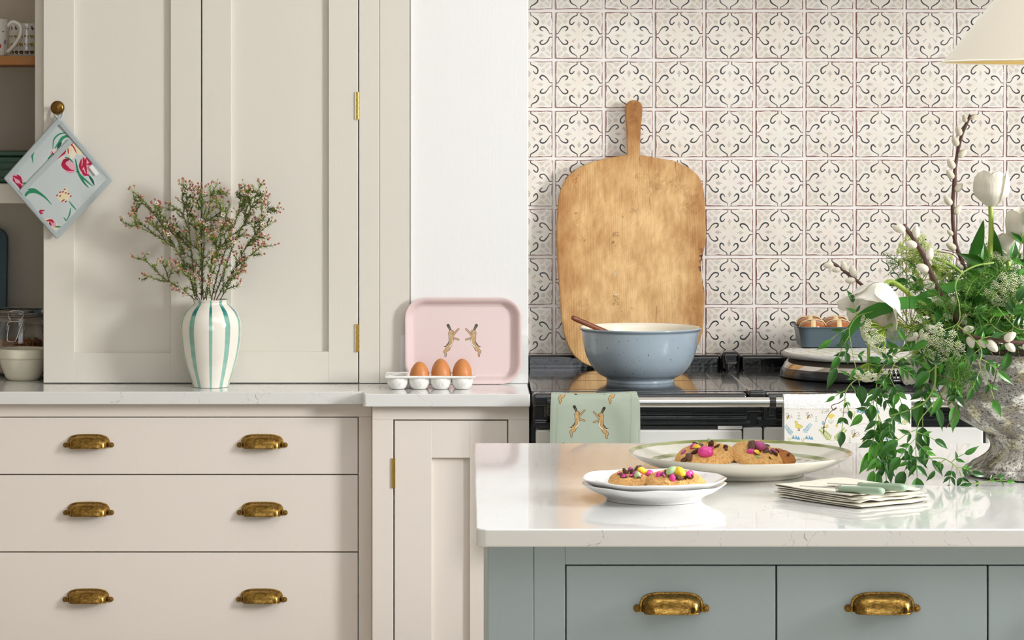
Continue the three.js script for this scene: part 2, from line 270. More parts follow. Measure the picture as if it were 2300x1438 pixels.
// ---------- dresser, upper part ----------
const DF = 0.165, WF = 0.195, CF = 0.217, C2F = 0.247;   // fronts: dresser drawers, its worktop, base cabinet, its worktop
{
  const t = thing('dresser_cupboard', 'tall pale stone dresser cupboard with two panelled doors, open at its left end', 'cupboard');
  const yb = Y(860, 0), yt = 2.35, x0 = -1.9, xr = X(921, 0), bk = -0.44;
  part('back_panel', box(x0, xr, TOP, yt, bk, bk + 0.015, 0), M.inside, t);
  part('side_panel', box(x0 - 0.02, x0, TOP, yt, bk, -0.024), M.door, t);
  part('top_panel', box(x0 - 0.02, xr, yt, yt + 0.03, bk, 0), M.door, t);
  // open section left of the doors
  part('post', box(X(82, -0.05), X(110, -0.05), Y(413, -0.05), yt, -0.075, -0.026), M.door, t);
  part('divider', box(X(99, 0) , X(112, 0), Y(413, -0.05), yt, bk + 0.015, -0.076, 0), M.inside, t);
  const osh = part('oak_shelf', box(x0, X(98, -0.08), Y(146, -0.08), Y(125.5, -0.08), bk + 0.016, -0.08, 0.002), null, t);
  osh.material = std({ roughness: 0.5, map: tex(512, 128, (c, w, h) => { const r = rng(3); c.fillStyle = '#ab7439'; c.fillRect(0, 0, w, h); for (let i = 0; i < 240; i++) { c.strokeStyle = `rgba(${110 + r() * 70 | 0},${66 + r() * 40 | 0},28,${0.06 + r() * 0.16})`; c.lineWidth = 0.5 + r() * 2; const y = r() * h; c.beginPath(); c.moveTo(0, y); c.bezierCurveTo(w / 3, y + (r() - 0.5) * 9, w / 1.5, y + (r() - 0.5) * 9, w, y); c.stroke(); } }, true, [3, 8]) });
  tag(osh, 'oak shelf board');
  part('shelf', box(x0, X(112, -0.03), Y(457, -0.03), Y(413.5, -0.03), bk + 0.016, -0.03, 0.002), M.door, t);
  // doors
  const z = 0, th = 0.022;
  const dl = shaker(t, X(97.5, z), X(451, z), yb, yt - 0.01, X(167, z), X(383, z), Y(793, z), yt - 0.08, z, th, M.door);
  const dr = shaker(t, X(454, z), X(804, z), yb, yt - 0.01, X(520, z), X(738, z), Y(790, z), yt - 0.08, z, th, M.door);
  for (const v of [237.5, 759]) { const h = part('hinge', hingeGeo(0.062), M.brass, dr); h.position.set(X(803.5, z), Y(v, z), 0.003); }
  const kx = X(130, 0.03), ky = Y(242, 0.03);
  const kn = part('knob', lathe([[0.0, 0], [0.009, 0], [0.0095, 0.002], [0.006, 0.004], [0.0048, 0.012], [0.0055, 0.02], [0.0095, 0.025], [0.0142, 0.0295], [0.0158, 0.035], [0.0148, 0.04], [0.0105, 0.0438], [0.0, 0.0455]], 32).rotateX(Math.PI / 2), std({ color: '#7d5f30', metalness: 1, roughness: 0.3 }), dl); kn.position.set(kx, ky, 0);
  // door frame, pilaster and dark gaps behind the leaves
  part('door_frame', box(X(128, -0.025), X(806, 0), TOP + 0.001, yt, -0.05, -0.024, 0), M.door, t);
  part('jamb', box(X(806.5, z), X(851.5, z), TOP + 0.001, yt, -0.04, z + 0.001), M.door, t);
  part('groove_fillet', box(X(850, z), X(855, z), TOP + 0.001, yt, -0.03, z - 0.0022, 0), M.door, t);
  part('pilaster', box(X(853, z), X(920, z), TOP + 0.001, yt, -0.04, z + 0.0), M.door, t);
  part('filler', box(X(806, z), xr, TOP + 0.001, yt, bk + 0.016, -0.0405, 0), M.door, t);
}
// ---------- dresser base with drawers ----------
{
  const z = DF, x0 = -1.9, t = thing('drawer_chest', 'wide pale stone drawer unit with brass cup pulls, below the dresser cupboard', 'drawers');
  const xr = X(835.5, z), top = TOP - 0.028;
  part('carcass', box(x0, xr, 0.1, top - 0.0005, -0.44, z - 0.026, 0), M.base, t);
  part('plinth', box(x0, xr, 0, 0.1, -0.4, z - 0.06), M.base, t);
  part('rail', box(x0, xr, Y(936.5, z), top - 0.0005, z - 0.025, z), M.base, t);
  part('stile', box(X(805.5, z), xr, 0.1, Y(936.7, z), z - 0.025, z), M.base, t);
  part('stile', box(x0, x0 + 0.04, 0.1, Y(936.7, z), z - 0.025, z), M.base, t);
  const rows = [[938.5, 1065.5, 1004, 0], [1067.8, 1239.5, 1156, 0], [1242, 1500, 1351, -1.2]];
  for (const [a, b, v, du] of rows) {
    const d = sub('drawer', t);
    part('drawer_front', box(x0 + 0.042, X(803.5, z), Y(b, z), Y(a, z), z - 0.022, z - 0.0006, 0.0016), M.base, d);
    for (const u of [199, 589]) pull(d, X(u + du, z), Y(v, z), z - 0.0006, u < 300 ? 0.004 : -0.003);
  }
  part('drawer_front', box(x0 + 0.042, X(803.5, z), 0.1, Y(1502, z), z - 0.022, z - 0.0006), M.base, t);
}
// ---------- base cabinet beside the cooker ----------
{
  const z = CF, t = thing('base_cabinet', 'narrow pale stone painted base cabinet with one panelled door beside the black cooker', 'cabinet');
  const xl = X(836, z), xr = X(1188.5, z), top = TOP - 0.028, gl = X(884, z), gr = X(1141.5, z), gt = Y(943, z);
  part('carcass', box(xl + 0.001, xr - 0.001, 0.1, top - 0.0005, -0.44, z - 0.026, 0), M.base, t);
  part('side_panel', box(xl, xl + 0.018, 0.1, top - 0.0005, DF + 0.002, z - 0.0245), M.base, t);
  part('plinth', box(xl, xr, 0, 0.1, -0.4, z - 0.06), M.base, t);
  part('rail', box(xl, xr, gt, top - 0.0005, z - 0.025, z), M.base, t);
  part('stile', box(xl, gl - 0.0008, 0.1, gt + 0.0002, z - 0.025, z - 0.0002), M.base, t);
  part('stile', box(gr, xr, 0.1, gt + 0.0002, z - 0.025, z - 0.0002), M.base, t);
  const d = shaker(t, gl + 0.0022, gr - 0.0022, 0.1, gt - 0.0022, X(970, z), X(1055, z), 0.19, Y(1029, z), z - 0.0006, 0.022, M.base);
  const h = part('hinge', hingeGeo(0.064), M.brass, d); h.position.set(gl + 0.0005, Y(1062.5, z), z + 0.002);
}
// ---------- worktops ----------
{
  const s = new THREE.Shape(), xe = X(815, C2F), xr = X(1190.5, C2F), r = 0.008;
  // drawn in x and depth (y = -z)
  s.moveTo(-1.93, 0.44); s.lineTo(-1.93, -WF); s.lineTo(xe, -WF); s.lineTo(xe, -C2F + r); s.absarc(xe + r, -C2F + r, r, Math.PI, Math.PI * 1.5); s.lineTo(xr - 0.003, -C2F); s.lineTo(xr, -C2F + 0.003); s.lineTo(xr, 0.012); s.lineTo(X(922, 0), 0.012); s.lineTo(X(921, 0), 0.44); s.closePath();
  single('worktop', boxUV(extrude(s, 0.028, 0.0022, 3).rotateX(-Math.PI / 2).translate(0, TOP - 0.028, 0)), M.quartz, 'white veined quartz worktop along the wall, carrying the striped vase and pink tray', 'worktop');
  single('upstand', box(X(899, 0), PIERX - 0.001, TOP + 0.0004, Y(753, 0.001), PIERZ + 0.0005, 0.001, 0.001), M.quartz, 'low white quartz upstand on the wall behind the pink tray', 'upstand');
}
// ---------- island ----------
const IF = ZT(1189), IB = ZT(995.3), IX0 = X(1069, IF);
{
  const s = rrect(IX0, 1.9, -IF, -IB, [0.016, 0.016, 0.005, 0.005]);
  single('island_worktop', boxUV(extrude(s, 0.0262, 0.0028, 4).rotateX(-Math.PI / 2).translate(0, TOP - 0.0262, 0)), M.quartz, 'large white quartz island worktop in the foreground carrying plates, napkins and the urn', 'worktop');
  const z = IF - 0.024, zb = IB + 0.024, t = thing('island_unit', 'blue grey painted kitchen island with drawers and brass cup pulls in the foreground', 'island'), top = TOP - 0.0262;
  const xl = X(1095.5, z), xr = 1.87;
  part('carcass', box(xl + 0.02, xr - 0.02, 0.1, top - 0.0005, zb + 0.02, z - 0.028, 0), M.island, t);
  part('plinth', box(xl + 0.05, xr - 0.05, 0, 0.1, zb + 0.06, z - 0.06), M.island, t);
  part('end_panel', box(xl, xl + 0.0195, 0.1, top - 0.0005, zb, z - 0.0272), M.island, t);
  part('end_panel', box(xr - 0.0195, xr, 0.1, top - 0.0005, zb, z - 0.0272), M.island, t);
  part('back_panel', box(xl + 0.02, xr - 0.02, 0.1, top - 0.0005, zb, zb + 0.0195), M.island, t);
  part('corner_post', box(xl, X(1198.6, z), 0.1, top - 0.0005, z - 0.027, z, 0.0016), M.island, t);
  part('stile', box(X(1199.4, z), X(1269.5, z), 0.1, top - 0.0005, z - 0.026, z - 0.0006), M.island, t);
  part('rail', box(X(1269.4, z), xr, Y(1269, z), top - 0.0005, z - 0.026, z - 0.0008), M.island, t);
  part('stile', box(xr - 0.05, xr, 0.1, Y(1269.2, z), z - 0.026, z - 0.0008), M.island, t);
  for (const [a, b, c, k] of [[1272.5, 1742, 1508, 1370], [1745.5, 2217, 1982, 1370], [2221, 2690, 2456, 1370]]) {
    const d = sub('drawer', t);
    part('drawer_front', box(X(a, z), X(b, z), Y(1271.5, z) - 0.17, Y(1271.5, z), z - 0.024, z - 0.001, 0.0014), M.island, d);
    pull(d, X(c, z), Y(k + 3, z), z - 0.001);
    part('drawer_front', box(X(a, z), X(b, z), 0.1, Y(1271.5, z) - 0.1725, z - 0.024, z - 0.001, 0.0014), M.island, sub('drawer', t));
  }
}
// ---------- range cooker ----------
const HOB = 0.911, hobX0 = 0.1395, hobX1 = 1.66, seam0 = 0.607, seam1 = 0.646;
M.hotplate = phys({ color: '#15161a', roughness: 0.1, clearcoat: 1, clearcoatRoughness: 0.03, bumpMap: field(128, 128, (u, v) => 0.5 + 0.5 * tileNoise(u, v, 50), [8, 8]), bumpScale: 0.00012 });
M.darkSteel = std({ color: '#6a635a', metalness: 1, roughness: 0.3 });
{
  const t = thing('range_cooker', 'black and white enamelled range cooker with a chrome towel rail along its front', 'cooker');
  part('hob', box(hobX0, seam0, HOB - 0.03, HOB, -0.404, 0.247, 0.009), M.hotplate, t);
  part('hob', box(seam1, hobX1, HOB - 0.03, HOB, -0.404, 0.247, 0.009), M.hotplate, t);
  part('divider', merge(box(seam0 + 0.0008, seam1 - 0.0008, HOB - 0.03, HOB + 0.0035, -0.41, 0.249, 0.006), box(seam0 + 0.001, seam1 - 0.003, HOB - 0.01, HOB + 0.007, 0.175, 0.246, 0.005)), M.black, t);
  part('upstand', box(hobX0, seam0 - 0.004, HOB - 0.03, Y(796, -0.43), -0.4575, -0.405, 0.009), M.black, t);
  part('upstand', box(seam1 + 0.004, hobX1, HOB - 0.03, Y(796, -0.43), -0.4575, -0.405, 0.009), M.black, t);
  part('flue_boss', merge(box(seam0 - 0.003, seam1 + 0.003, HOB - 0.03, Y(787.5, -0.43), -0.457, -0.392, 0.011), box(seam0 + 0.004, seam1 - 0.004, HOB - 0.01, HOB + 0.02, -0.42, -0.372, 0.008)), M.black, t);
  { // outline of the inset hotplate on the left hob
    const zb = ZT(841, HOB), zf = ZT(876, HOB), xa = 0.2, xb = 0.5575, e = HOB + 0.0012, f = (a, b, c, d) => box(a, b, HOB - 0.001, e, c, d, 0.0005);
    part('hotplate_rim', merge(f(xa, xb, zb, zb + 0.004), f(xa, xb, zf - 0.004, zf), f(xa, xa + 0.004, zb, zf), f(xb - 0.004, xb, zb, zf), f(xa + 0.02, xb - 0.02, zb + 0.17, zb + 0.172), f(0.16, 0.185, zb, zb + 0.003), f(0.16, 0.185, zf - 0.02, zf - 0.017), f(0.575, 0.598, zb, zb + 0.003)), M.darkSteel, t);
  }
  // black fascia with mouldings under the rail
  const zf = 0.215, fy = (v) => Y(v, zf), bar = (x0, x1, v0, v1, z, r = 0.002) => box(x0, x1, fy(v1), fy(v0), -0.3, z, r);
  part('fascia', merge(bar(hobX0, hobX1, 880, 956, zf - 0.012, 0), bar(0.2, seam0 - 0.002, 886, 928, zf - 0.006), bar(0.2, seam0 - 0.004, 929, 935, zf + 0.001), bar(0.19, seam0 + 0.002, 938, 946, zf + 0.006), bar(0.16, seam0 + 0.01, 948, 955.5, zf + 0.011),
    bar(seam0 + 0.004, hobX1 - 0.01, 926, 934, zf), bar(seam0 + 0.024, hobX1 - 0.01, 941, 955, zf + 0.008), bar(hobX0, 0.196, 886, 955, zf + 0.004, 0.008), bar(hobX0 + 0.004, 0.2, 944, 957, zf + 0.018, 0.004)), M.black, t);
  part('flue_slot', box(0.15, X(1610, zf), fy(963), fy(956), zf - 0.02, zf + 0.0115, 0.003), M.black, t);
  const dz = zf + 0.012, door = (x0, x1, top) => { const d = sub('oven_door', t); part('door_panel', box(x0, x1, 0.16, fy(top), zf - 0.03, dz, 0.006), M.enamel, d); return d; };
  door(0.148, 0.5965, 964); door(0.6435, 1.12, 958.5); door(1.126, 1.64, 958.5);
  part('door_pillar', box(0.5985, 0.6405, 0.16, fy(959), zf - 0.03, dz - 0.004, 0.004), M.enamel, t);
  part('door_head', box(X(1611, zf), 0.5965, fy(963.4), fy(956), zf - 0.03, dz - 0.001, 0.001), M.enamel, t);
  part('body', box(hobX0, hobX1, 0.08, HOB - 0.031, -0.44, zf - 0.031, 0), M.black, t);
  part('plinth', box(hobX0 + 0.01, hobX1, 0, 0.08, -0.42, 0.13, 0), M.black, t);
  // towel rail
  const ry = 0.898, rz = 0.31, r = 0.0108, rail = sub('towel_rail', t);
  part('rail', place(new THREE.CylinderGeometry(r, r, 1.44, 40), 0.18 + 0.72, ry, rz, 0, 0, Math.PI / 2), M.chrome, rail);
  const bracket = (x, w) => merge(place(new THREE.CylinderGeometry(r + 0.0028, r + 0.0028, w, 32), x, ry, rz, 0, 0, Math.PI / 2), box(x - w / 2, x + w / 2, ry - 0.03, ry + 0.006, zf - 0.012, rz - 0.004, 0.004), box(x - w / 2 - 0.006, x + w / 2 + 0.012, ry - 0.046, ry - 0.006, zf - 0.012, zf + 0.02, 0.007));
  part('bracket', bracket(0.179, 0.016), M.black, rail); part('bracket', bracket(X(1735, rz), 0.0135), M.black, rail);
  // insulated lid of the right-hand hotplate
  const lid = sub('hotplate_lid', t); lid.position.set(X(1935, -0.165), HOB, -0.165);
  part('rim', lathe([[0.17, 0.0005], [0.184, 0.001], [0.187, 0.004], [0.1865, 0.012], [0.183, 0.022], [0.181, 0.0235]], 96), M.black, lid);
  part('dome', lathe([[0.181, 0.0235], [0.1805, 0.025], [0.176, 0.033], [0.169, 0.0405], [0.16, 0.044], [0.12, 0.0455], [0, 0.046]], 96), std({ color: '#c9c3ba', metalness: 1, roughness: 0.09 }), lid);
  part('handle', merge(box(-0.028, 0.012, 0.006, 0.024, 0.172, 0.212, 0.006), tube([[-0.008, 0.018, 0.2], [0.004, 0.024, 0.212], [0.03, 0.026, 0.222], [0.16, 0.026, 0.222]], (q) => 0.0085 - 0.0025 * smooth(0.2, 0.35, q), 30, 14)), M.black, lid);
  part('coil', tube(Array.from({ length: 181 }, (_, i) => { const a = i / 180 * Math.PI * 2 * 14; return [0.016 + i / 180 * 0.13, 0.026 + Math.cos(a) * 0.0095, 0.222 + Math.sin(a) * 0.0095]; }), 0.0017, 520, 6), M.chrome, lid);
}
// ---------- drawn prints ----------
function hare(c, x, y, s, flip) { // boxing hare, height about s, facing +x
  c.save(); c.translate(x, y); c.scale(flip ? -s : s, s); c.lineCap = c.lineJoin = 'round';
  const limb = (pts, w0, w1, col) => { const q = spline(pts, 24); q.forEach((p, i) => { c.fillStyle = col; c.beginPath(); c.arc(p[0], p[1], lerp(w0, w1, i / 24) / 2, 0, 7); c.fill(); }); };
  const body = [[-0.02, -0.24], [0.0, -0.1], [0.01, 0.03], [-0.05, 0.14], [-0.11, 0.22]], tan = '#c3a06a', dk = '#2e261c';
  const all = (o, col) => { // outline first, then colour
    limb([[-0.015, -0.33], [-0.06, -0.42], [-0.095, -0.49]], 0.045 + o, 0.075 + o, col === 'o' ? dk : dk);
    limb([[0.05, -0.16], [0.12, -0.24], [0.17, -0.3], [0.24, -0.37]], 0.05 + o, 0.035 + o, col === 'o' ? dk : tan);
    limb([[0.04, -0.1], [0.11, -0.075], [0.17, -0.05], [0.24, -0.03]], 0.05 + o, 0.035 + o, col === 'o' ? dk : tan);
    limb([[-0.11, 0.2], [-0.09, 0.27], [-0.15, 0.31], [-0.205, 0.36], [-0.175, 0.42], [-0.18, 0.5]], 0.11 + o, 0.038 + o, col === 'o' ? dk : tan);
    limb(body, 0.12 + o, 0.15 + o, col === 'o' ? dk : tan);
    c.fillStyle = col === 'o' ? dk : tan; c.beginPath(); c.ellipse(0.01, -0.285, 0.07 + o / 2, 0.055 + o / 2, 0.1, 0, 7); c.fill();
  };
  all(0.022, 'o'); all(0, 'c');
  limb([[0.055, -0.03], [0.07, 0.05], [0.02, 0.14], [-0.04, 0.2]], 0.02, 0.03, '#f4efe6');
  limb([[-0.075, -0.14], [-0.065, 0.0], [-0.09, 0.1], [-0.13, 0.15]], 0.012, 0.035, '#3a3026');
  limb([[-0.03, -0.36], [-0.06, -0.42], [-0.075, -0.45]], 0.02, 0.02, '#8b7350');
  limb([[-0.17, 0.19], [-0.235, 0.2]], 0.03, 0.015, dk); limb([[-0.18, 0.215], [-0.24, 0.22]], 0.02, 0.012, '#f4efe6');
  c.fillStyle = '#e6b7a6'; c.beginPath(); c.arc(0.0, -0.285, 0.02, 0, 7); c.fill(); c.fillStyle = dk; c.beginPath(); c.arc(0.03, -0.3, 0.011, 0, 7); c.fill();
  const r = rng(4); for (let i = 0; i < 70; i++) { c.strokeStyle = r() < 0.5 ? 'rgba(70,52,30,0.6)' : 'rgba(226,200,150,0.6)'; c.lineWidth = 0.008; const q = body[Math.floor(r() * 5)], a = q[0] + (r() - 0.5) * 0.1, b = q[1] + (r() - 0.5) * 0.12; c.beginPath(); c.moveTo(a, b); c.lineTo(a - 0.008, b + 0.03); c.stroke(); }
  c.restore();
}
const sprig = (c, x, y, s, a, col, n = 5) => { c.save(); c.translate(x, y); c.rotate(a); c.strokeStyle = c.fillStyle = col; c.lineWidth = s * 0.03; c.beginPath(); c.moveTo(0, 0); c.quadraticCurveTo(s * 0.08, -s * 0.5, 0, -s); c.stroke(); for (let i = 0; i <= n; i++) for (const k of [-1, 1]) { c.save(); c.translate(s * 0.05, -s * (0.12 + 0.8 * i / n)); c.rotate(k * (0.9 - 0.3 * i / n)); c.beginPath(); c.ellipse(0, -s * 0.16, s * 0.055, s * 0.14 * (1 - 0.4 * i / n), 0, 0, 7); c.fill(); c.restore(); } c.restore(); };
const duck = (c, x, y, s, flip) => { c.save(); c.translate(x, y); c.scale(flip ? -s : s, s); c.fillStyle = '#e0cf6e'; c.strokeStyle = '#8a7a3a'; c.lineWidth = 0.025; c.beginPath(); c.moveTo(-0.22, -0.42); c.bezierCurveTo(-0.05, -0.5, -0.04, -0.3, -0.08, -0.2); c.bezierCurveTo(0.1, -0.15, 0.3, -0.05, 0.42, 0.02); c.bezierCurveTo(0.25, 0.35, -0.25, 0.3, -0.24, 0.0); c.bezierCurveTo(-0.25, -0.15, -0.2, -0.25, -0.3, -0.34); c.closePath(); c.fill(); c.stroke(); c.strokeStyle = '#6b4a2c'; c.lineWidth = 0.05; for (const k of [0, 0.12]) { c.beginPath(); c.moveTo(k, 0.26); c.lineTo(k + 0.02, 0.44); c.lineTo(k - 0.06, 0.46); c.stroke(); } c.fillStyle = '#5d4a2a'; c.beginPath(); c.moveTo(-0.28, -0.4); c.lineTo(-0.4, -0.36); c.lineTo(-0.28, -0.33); c.fill(); c.restore(); };
const bee = (c, x, y, s) => { c.save(); c.translate(x, y); c.scale(s, s); c.rotate(0.5); c.strokeStyle = '#5b4c3a'; c.lineWidth = 0.03; c.fillStyle = 'rgba(255,255,255,0.6)'; for (const a of [-0.9, -0.4, 0.9, 0.4]) { c.save(); c.rotate(a); c.beginPath(); c.ellipse(0.3 * Math.sign(a) * 0.2, -0.3, 0.1, 0.27, 0, 0, 7); c.fill(); c.stroke(); c.restore(); } c.fillStyle = '#d9b245'; c.beginPath(); c.ellipse(0, 0.08, 0.11, 0.24, 0, 0, 7); c.fill(); c.fillStyle = '#4a3a26'; for (const k of [-0.05, 0.08, 0.2]) c.fillRect(-0.1, k, 0.2, 0.05); c.beginPath(); c.arc(0, -0.18, 0.08, 0, 7); c.fill(); c.restore(); };
const bluebell = (c, x, y, s) => { c.save(); c.translate(x, y); c.scale(s, s); c.strokeStyle = '#b9bd6a'; c.lineWidth = 0.035; c.beginPath(); c.moveTo(-0.5, 0.3); c.quadraticCurveTo(-0.35, -0.4, 0.1, -0.4); c.stroke(); c.beginPath(); c.moveTo(-0.5, 0.3); c.quadraticCurveTo(-0.55, 0, -0.62, -0.2); c.moveTo(-0.47, 0.3); c.quadraticCurveTo(-0.42, 0, -0.44, -0.2); c.stroke(); c.fillStyle = '#6fa3c0'; for (const [a, b] of [[-0.15, -0.28], [0.1, -0.26], [0.3, -0.22]]) { c.beginPath(); c.moveTo(a, b - 0.12); c.quadraticCurveTo(a + 0.1, b, a + 0.12, b + 0.22); c.lineTo(a, b + 0.15); c.lineTo(a - 0.12, b + 0.22); c.quadraticCurveTo(a - 0.1, b, a, b - 0.12); c.fill(); } c.restore(); };
const daffodil = (c, x, y, s) => { c.save(); c.translate(x, y); c.scale(s, s); c.strokeStyle = '#9fae6d'; c.lineWidth = 0.04; c.beginPath(); c.moveTo(0, 0.5); c.lineTo(0, 0); c.moveTo(0, 0.45); c.quadraticCurveTo(-0.2, 0.3, -0.24, 0.16); c.moveTo(0, 0.45); c.quadraticCurveTo(0.2, 0.3, 0.24, 0.16); c.stroke(); c.fillStyle = '#e6d36c'; for (let k = -2; k <= 2; k++) { c.save(); c.rotate(k * 0.45); c.beginPath(); c.ellipse(0, -0.2, 0.08, 0.22, 0, 0, 7); c.fill(); c.restore(); } c.restore(); };
function springPrint(c, w, h, s, seed) { // scattered spring motifs, s = motif size
  const r = rng(seed); let k = 0;
  for (let y = s * 0.6, row = 0; y < h + s; y += s * 0.95, row++) for (let x = (row % 2) * s * 0.6 + s * 0.3; x < w + s; x += s * 1.25, k++) {
    const q = (k * 5 + row * 3) % 8, a = (r() - 0.5) * s * 0.2;
    if (q === 0) duck(c, x, y, s * 0.8, row % 2); else if (q === 1) { sprig(c, x - s * 0.1, y + s * 0.4, s * 0.8, -0.7, '#b5bd78'); sprig(c, x + s * 0.1, y + s * 0.4, s * 0.8, 0.7, '#b5bd78'); } else if (q === 2) bee(c, x + a, y, s * 0.7); else if (q === 3) bluebell(c, x, y, s * 0.8); else if (q === 4) daffodil(c, x, y, s * 0.8); else if (q === 5) sprig(c, x, y + s * 0.3, s * 0.75, 0.5, '#8fb9c6'); else if (q === 6) sprig(c, x, y + s * 0.25, s * 0.5, 0, '#93ab86', 3); else { c.fillStyle = '#e3d37a'; c.beginPath(); c.ellipse(x - s * 0.2, y, s * 0.09, s * 0.14, 0.2, 0, 7); c.fill(); c.fillStyle = '#8fb9c6'; c.beginPath(); c.ellipse(x + s * 0.2, y - s * 0.1, s * 0.09, s * 0.14, -0.2, 0, 7); c.fill(); }
  }
}
const weave = field(256, 256, (u, v) => 0.5 + 0.25 * Math.sin(u * 402) + 0.25 * Math.sin(v * 402) + 0.12 * tileNoise(u, v, 40), [1, 1]);
const weaveOf = (n) => { const t = weave.clone(); t.repeat.set(n, n); t.needsUpdate = true; return t; };
const speck = (c, w, h, n, seed, cols, a) => { const r = rng(seed); for (let i = 0; i < n; i++) { c.fillStyle = cols[Math.floor(r() * cols.length)]; c.globalAlpha = a * (0.4 + r()); c.fillRect(r() * w, r() * h, 1 + r() * 3, 1 + r() * 3); } c.globalAlpha = 1; };

// ---------- cloths hanging on the rail ----------
// closed cloth: a path in (z, y) given a thickness, drawn out along x from x0 to x1; dx(t, u) and dz(t, u) bend it
function drape(path, x0, x1, th, { nx = 28, np = 60, off = () => [0, 0, 0], uv }) {
  const p = spline(path.map((q) => [q[0], q[1], 0]), np), nrm = p.map((_, i) => { const a = p[Math.max(0, i - 1)], b = p[Math.min(np, i + 1)], l = Math.hypot(b[0] - a[0], b[1] - a[1]); return [(b[1] - a[1]) / l, -(b[0] - a[0]) / l]; });
  const at = (u, t, side) => { const i = Math.round(t * np), k = side * th / 2 * (u === 0 || u === 1 ? 0.75 : 1), o = off(u, t); return [lerp(x0, x1, u) + o[0], p[i][1] + nrm[i][1] * k + o[1], p[i][0] + nrm[i][0] * k + o[2]]; };
  const arc = [0]; let top = 0; for (let i = 1; i <= np; i++) { arc.push(arc[i - 1] + Math.hypot(p[i][0] - p[i - 1][0], p[i][1] - p[i - 1][1])); if (p[i][1] > p[top][1]) top = i; }
  const f = (u, t) => { const s = arc[Math.round(t * np)] - arc[top]; return uv ? uv(u, s) : [u * (x1 - x0), s]; };          // s: metres of cloth past the highest point
  const A = surf(nx, np, (u, t) => at(1 - u, t, 1), (u, t) => f(1 - u, t)), B = surf(nx, np, (u, t) => at(u, t, -1), (u, t) => f(u, t));
  const e = (u, fl) => surf(1, np, (a, t) => at(u, t, (fl ? 1 - a : a) * 2 - 1), (a, t) => f(u, t)), q = (t, fl) => surf(nx, 1, (u, a) => at(u, t, (fl ? 1 - a : a) * 2 - 1), (u) => f(u, t));
  return merge(A, B, e(0, true), e(1, false), q(0, false), q(1, true));
}
const railY = 0.898, railZ = 0.31;
{ // folded green tea towel
  const t = thing('tea_towel', 'sage green folded tea towel printed with boxing hares on the chrome rail', 'tea towel');
  const z = 0.334, x0 = X(1239, z), x1 = X(1432, z), w = x1 - x0, R = 0.0185;
  const over = (R, back, front) => [[railZ - R - 0.003, back], [railZ - R - 0.001, railY - 0.06], [railZ - R, railY], [railZ - R * 0.7, railY + R * 0.75], [railZ, railY + R], [railZ + R * 0.75, railY + R * 0.72], [railZ + R, railY], [railZ + R + 0.001, railY - 0.05], [railZ + R + 0.004, front]];
  const art = tex(1024, 1024, (c, W0, H0) => {
    const s = W0 / 193; c.fillStyle = '#adb8a7'; c.fillRect(0, 0, W0, H0);
    speck(c, W0, H0, 26000, 8, ['#c2ccba', '#8fa08a', '#b5c2ac'], 0.35);
    const h = (u, v, f) => hare(c, (u - 1239) * s, (v - 876) * s, 68 * s, f);
    h(1298, 936, false); h(1351, 940, true); h(1272, 861, false); h(1383, 862, false); h(1262, 1020, true); h(1372, 1024, false); h(1300, 1100, false); h(1351, 1104, true);
    c.strokeStyle = '#5f6c58'; c.lineWidth = 2; c.setLineDash([6, 4]);
    for (const x of [15, 177.5]) { c.beginPath(); c.moveTo(x * s, 0); c.lineTo((x - 6) * s, H0); c.stroke(); }
    c.setLineDash([]); c.strokeStyle = 'rgba(120,134,112,0.8)'; c.lineWidth = 3; for (const x of [17.5, 179.5]) { c.beginPath(); c.moveTo(x * s, 0); c.lineTo((x - 6) * s, H0); c.stroke(); }
  });
  const mat = phys({ map: art, roughness: 0.95, bumpMap: weaveOf(3), bumpScale: 0.0003, sheen: 0.2 });
  const uv = (u, s) => [u, 1 - s / w + 0.06];
  const off = (u, tt) => { const k = smooth(0.5, 1, tt); return [(-0.004 * k * (1 - u) + 0.0015 * k * u), -0.0018 * Math.cos((u - 0.4) * 5) * smooth(0.3, 0.5, tt) * (1 - k), k * (0.004 * Math.sin(u * 5 + 1) + 0.0035 * Math.exp(-(((u - 0.55) - k * 0.4) ** 2) * 60))]; };
  part('cloth', drape(over(R, 0.7, 0.62), x0, x1, 0.006, { off, uv, nx: 40, np: 90 }), mat, t);
  const plain = phys({ color: '#adb8a7', roughness: 0.95, bumpMap: weaveOf(20), bumpScale: 0.0003 });
  part('folded_layer', drape(over(R - 0.0062, 0.71, 0.63), x0 + 0.003, x1 + 0.001, 0.005, { off: (u, tt) => { const o = off(u, tt); return [o[0] + 0.004 * u * smooth(0.5, 0.8, tt), o[1], o[2] * 0.9]; }, np: 60 }), plain, t);
}
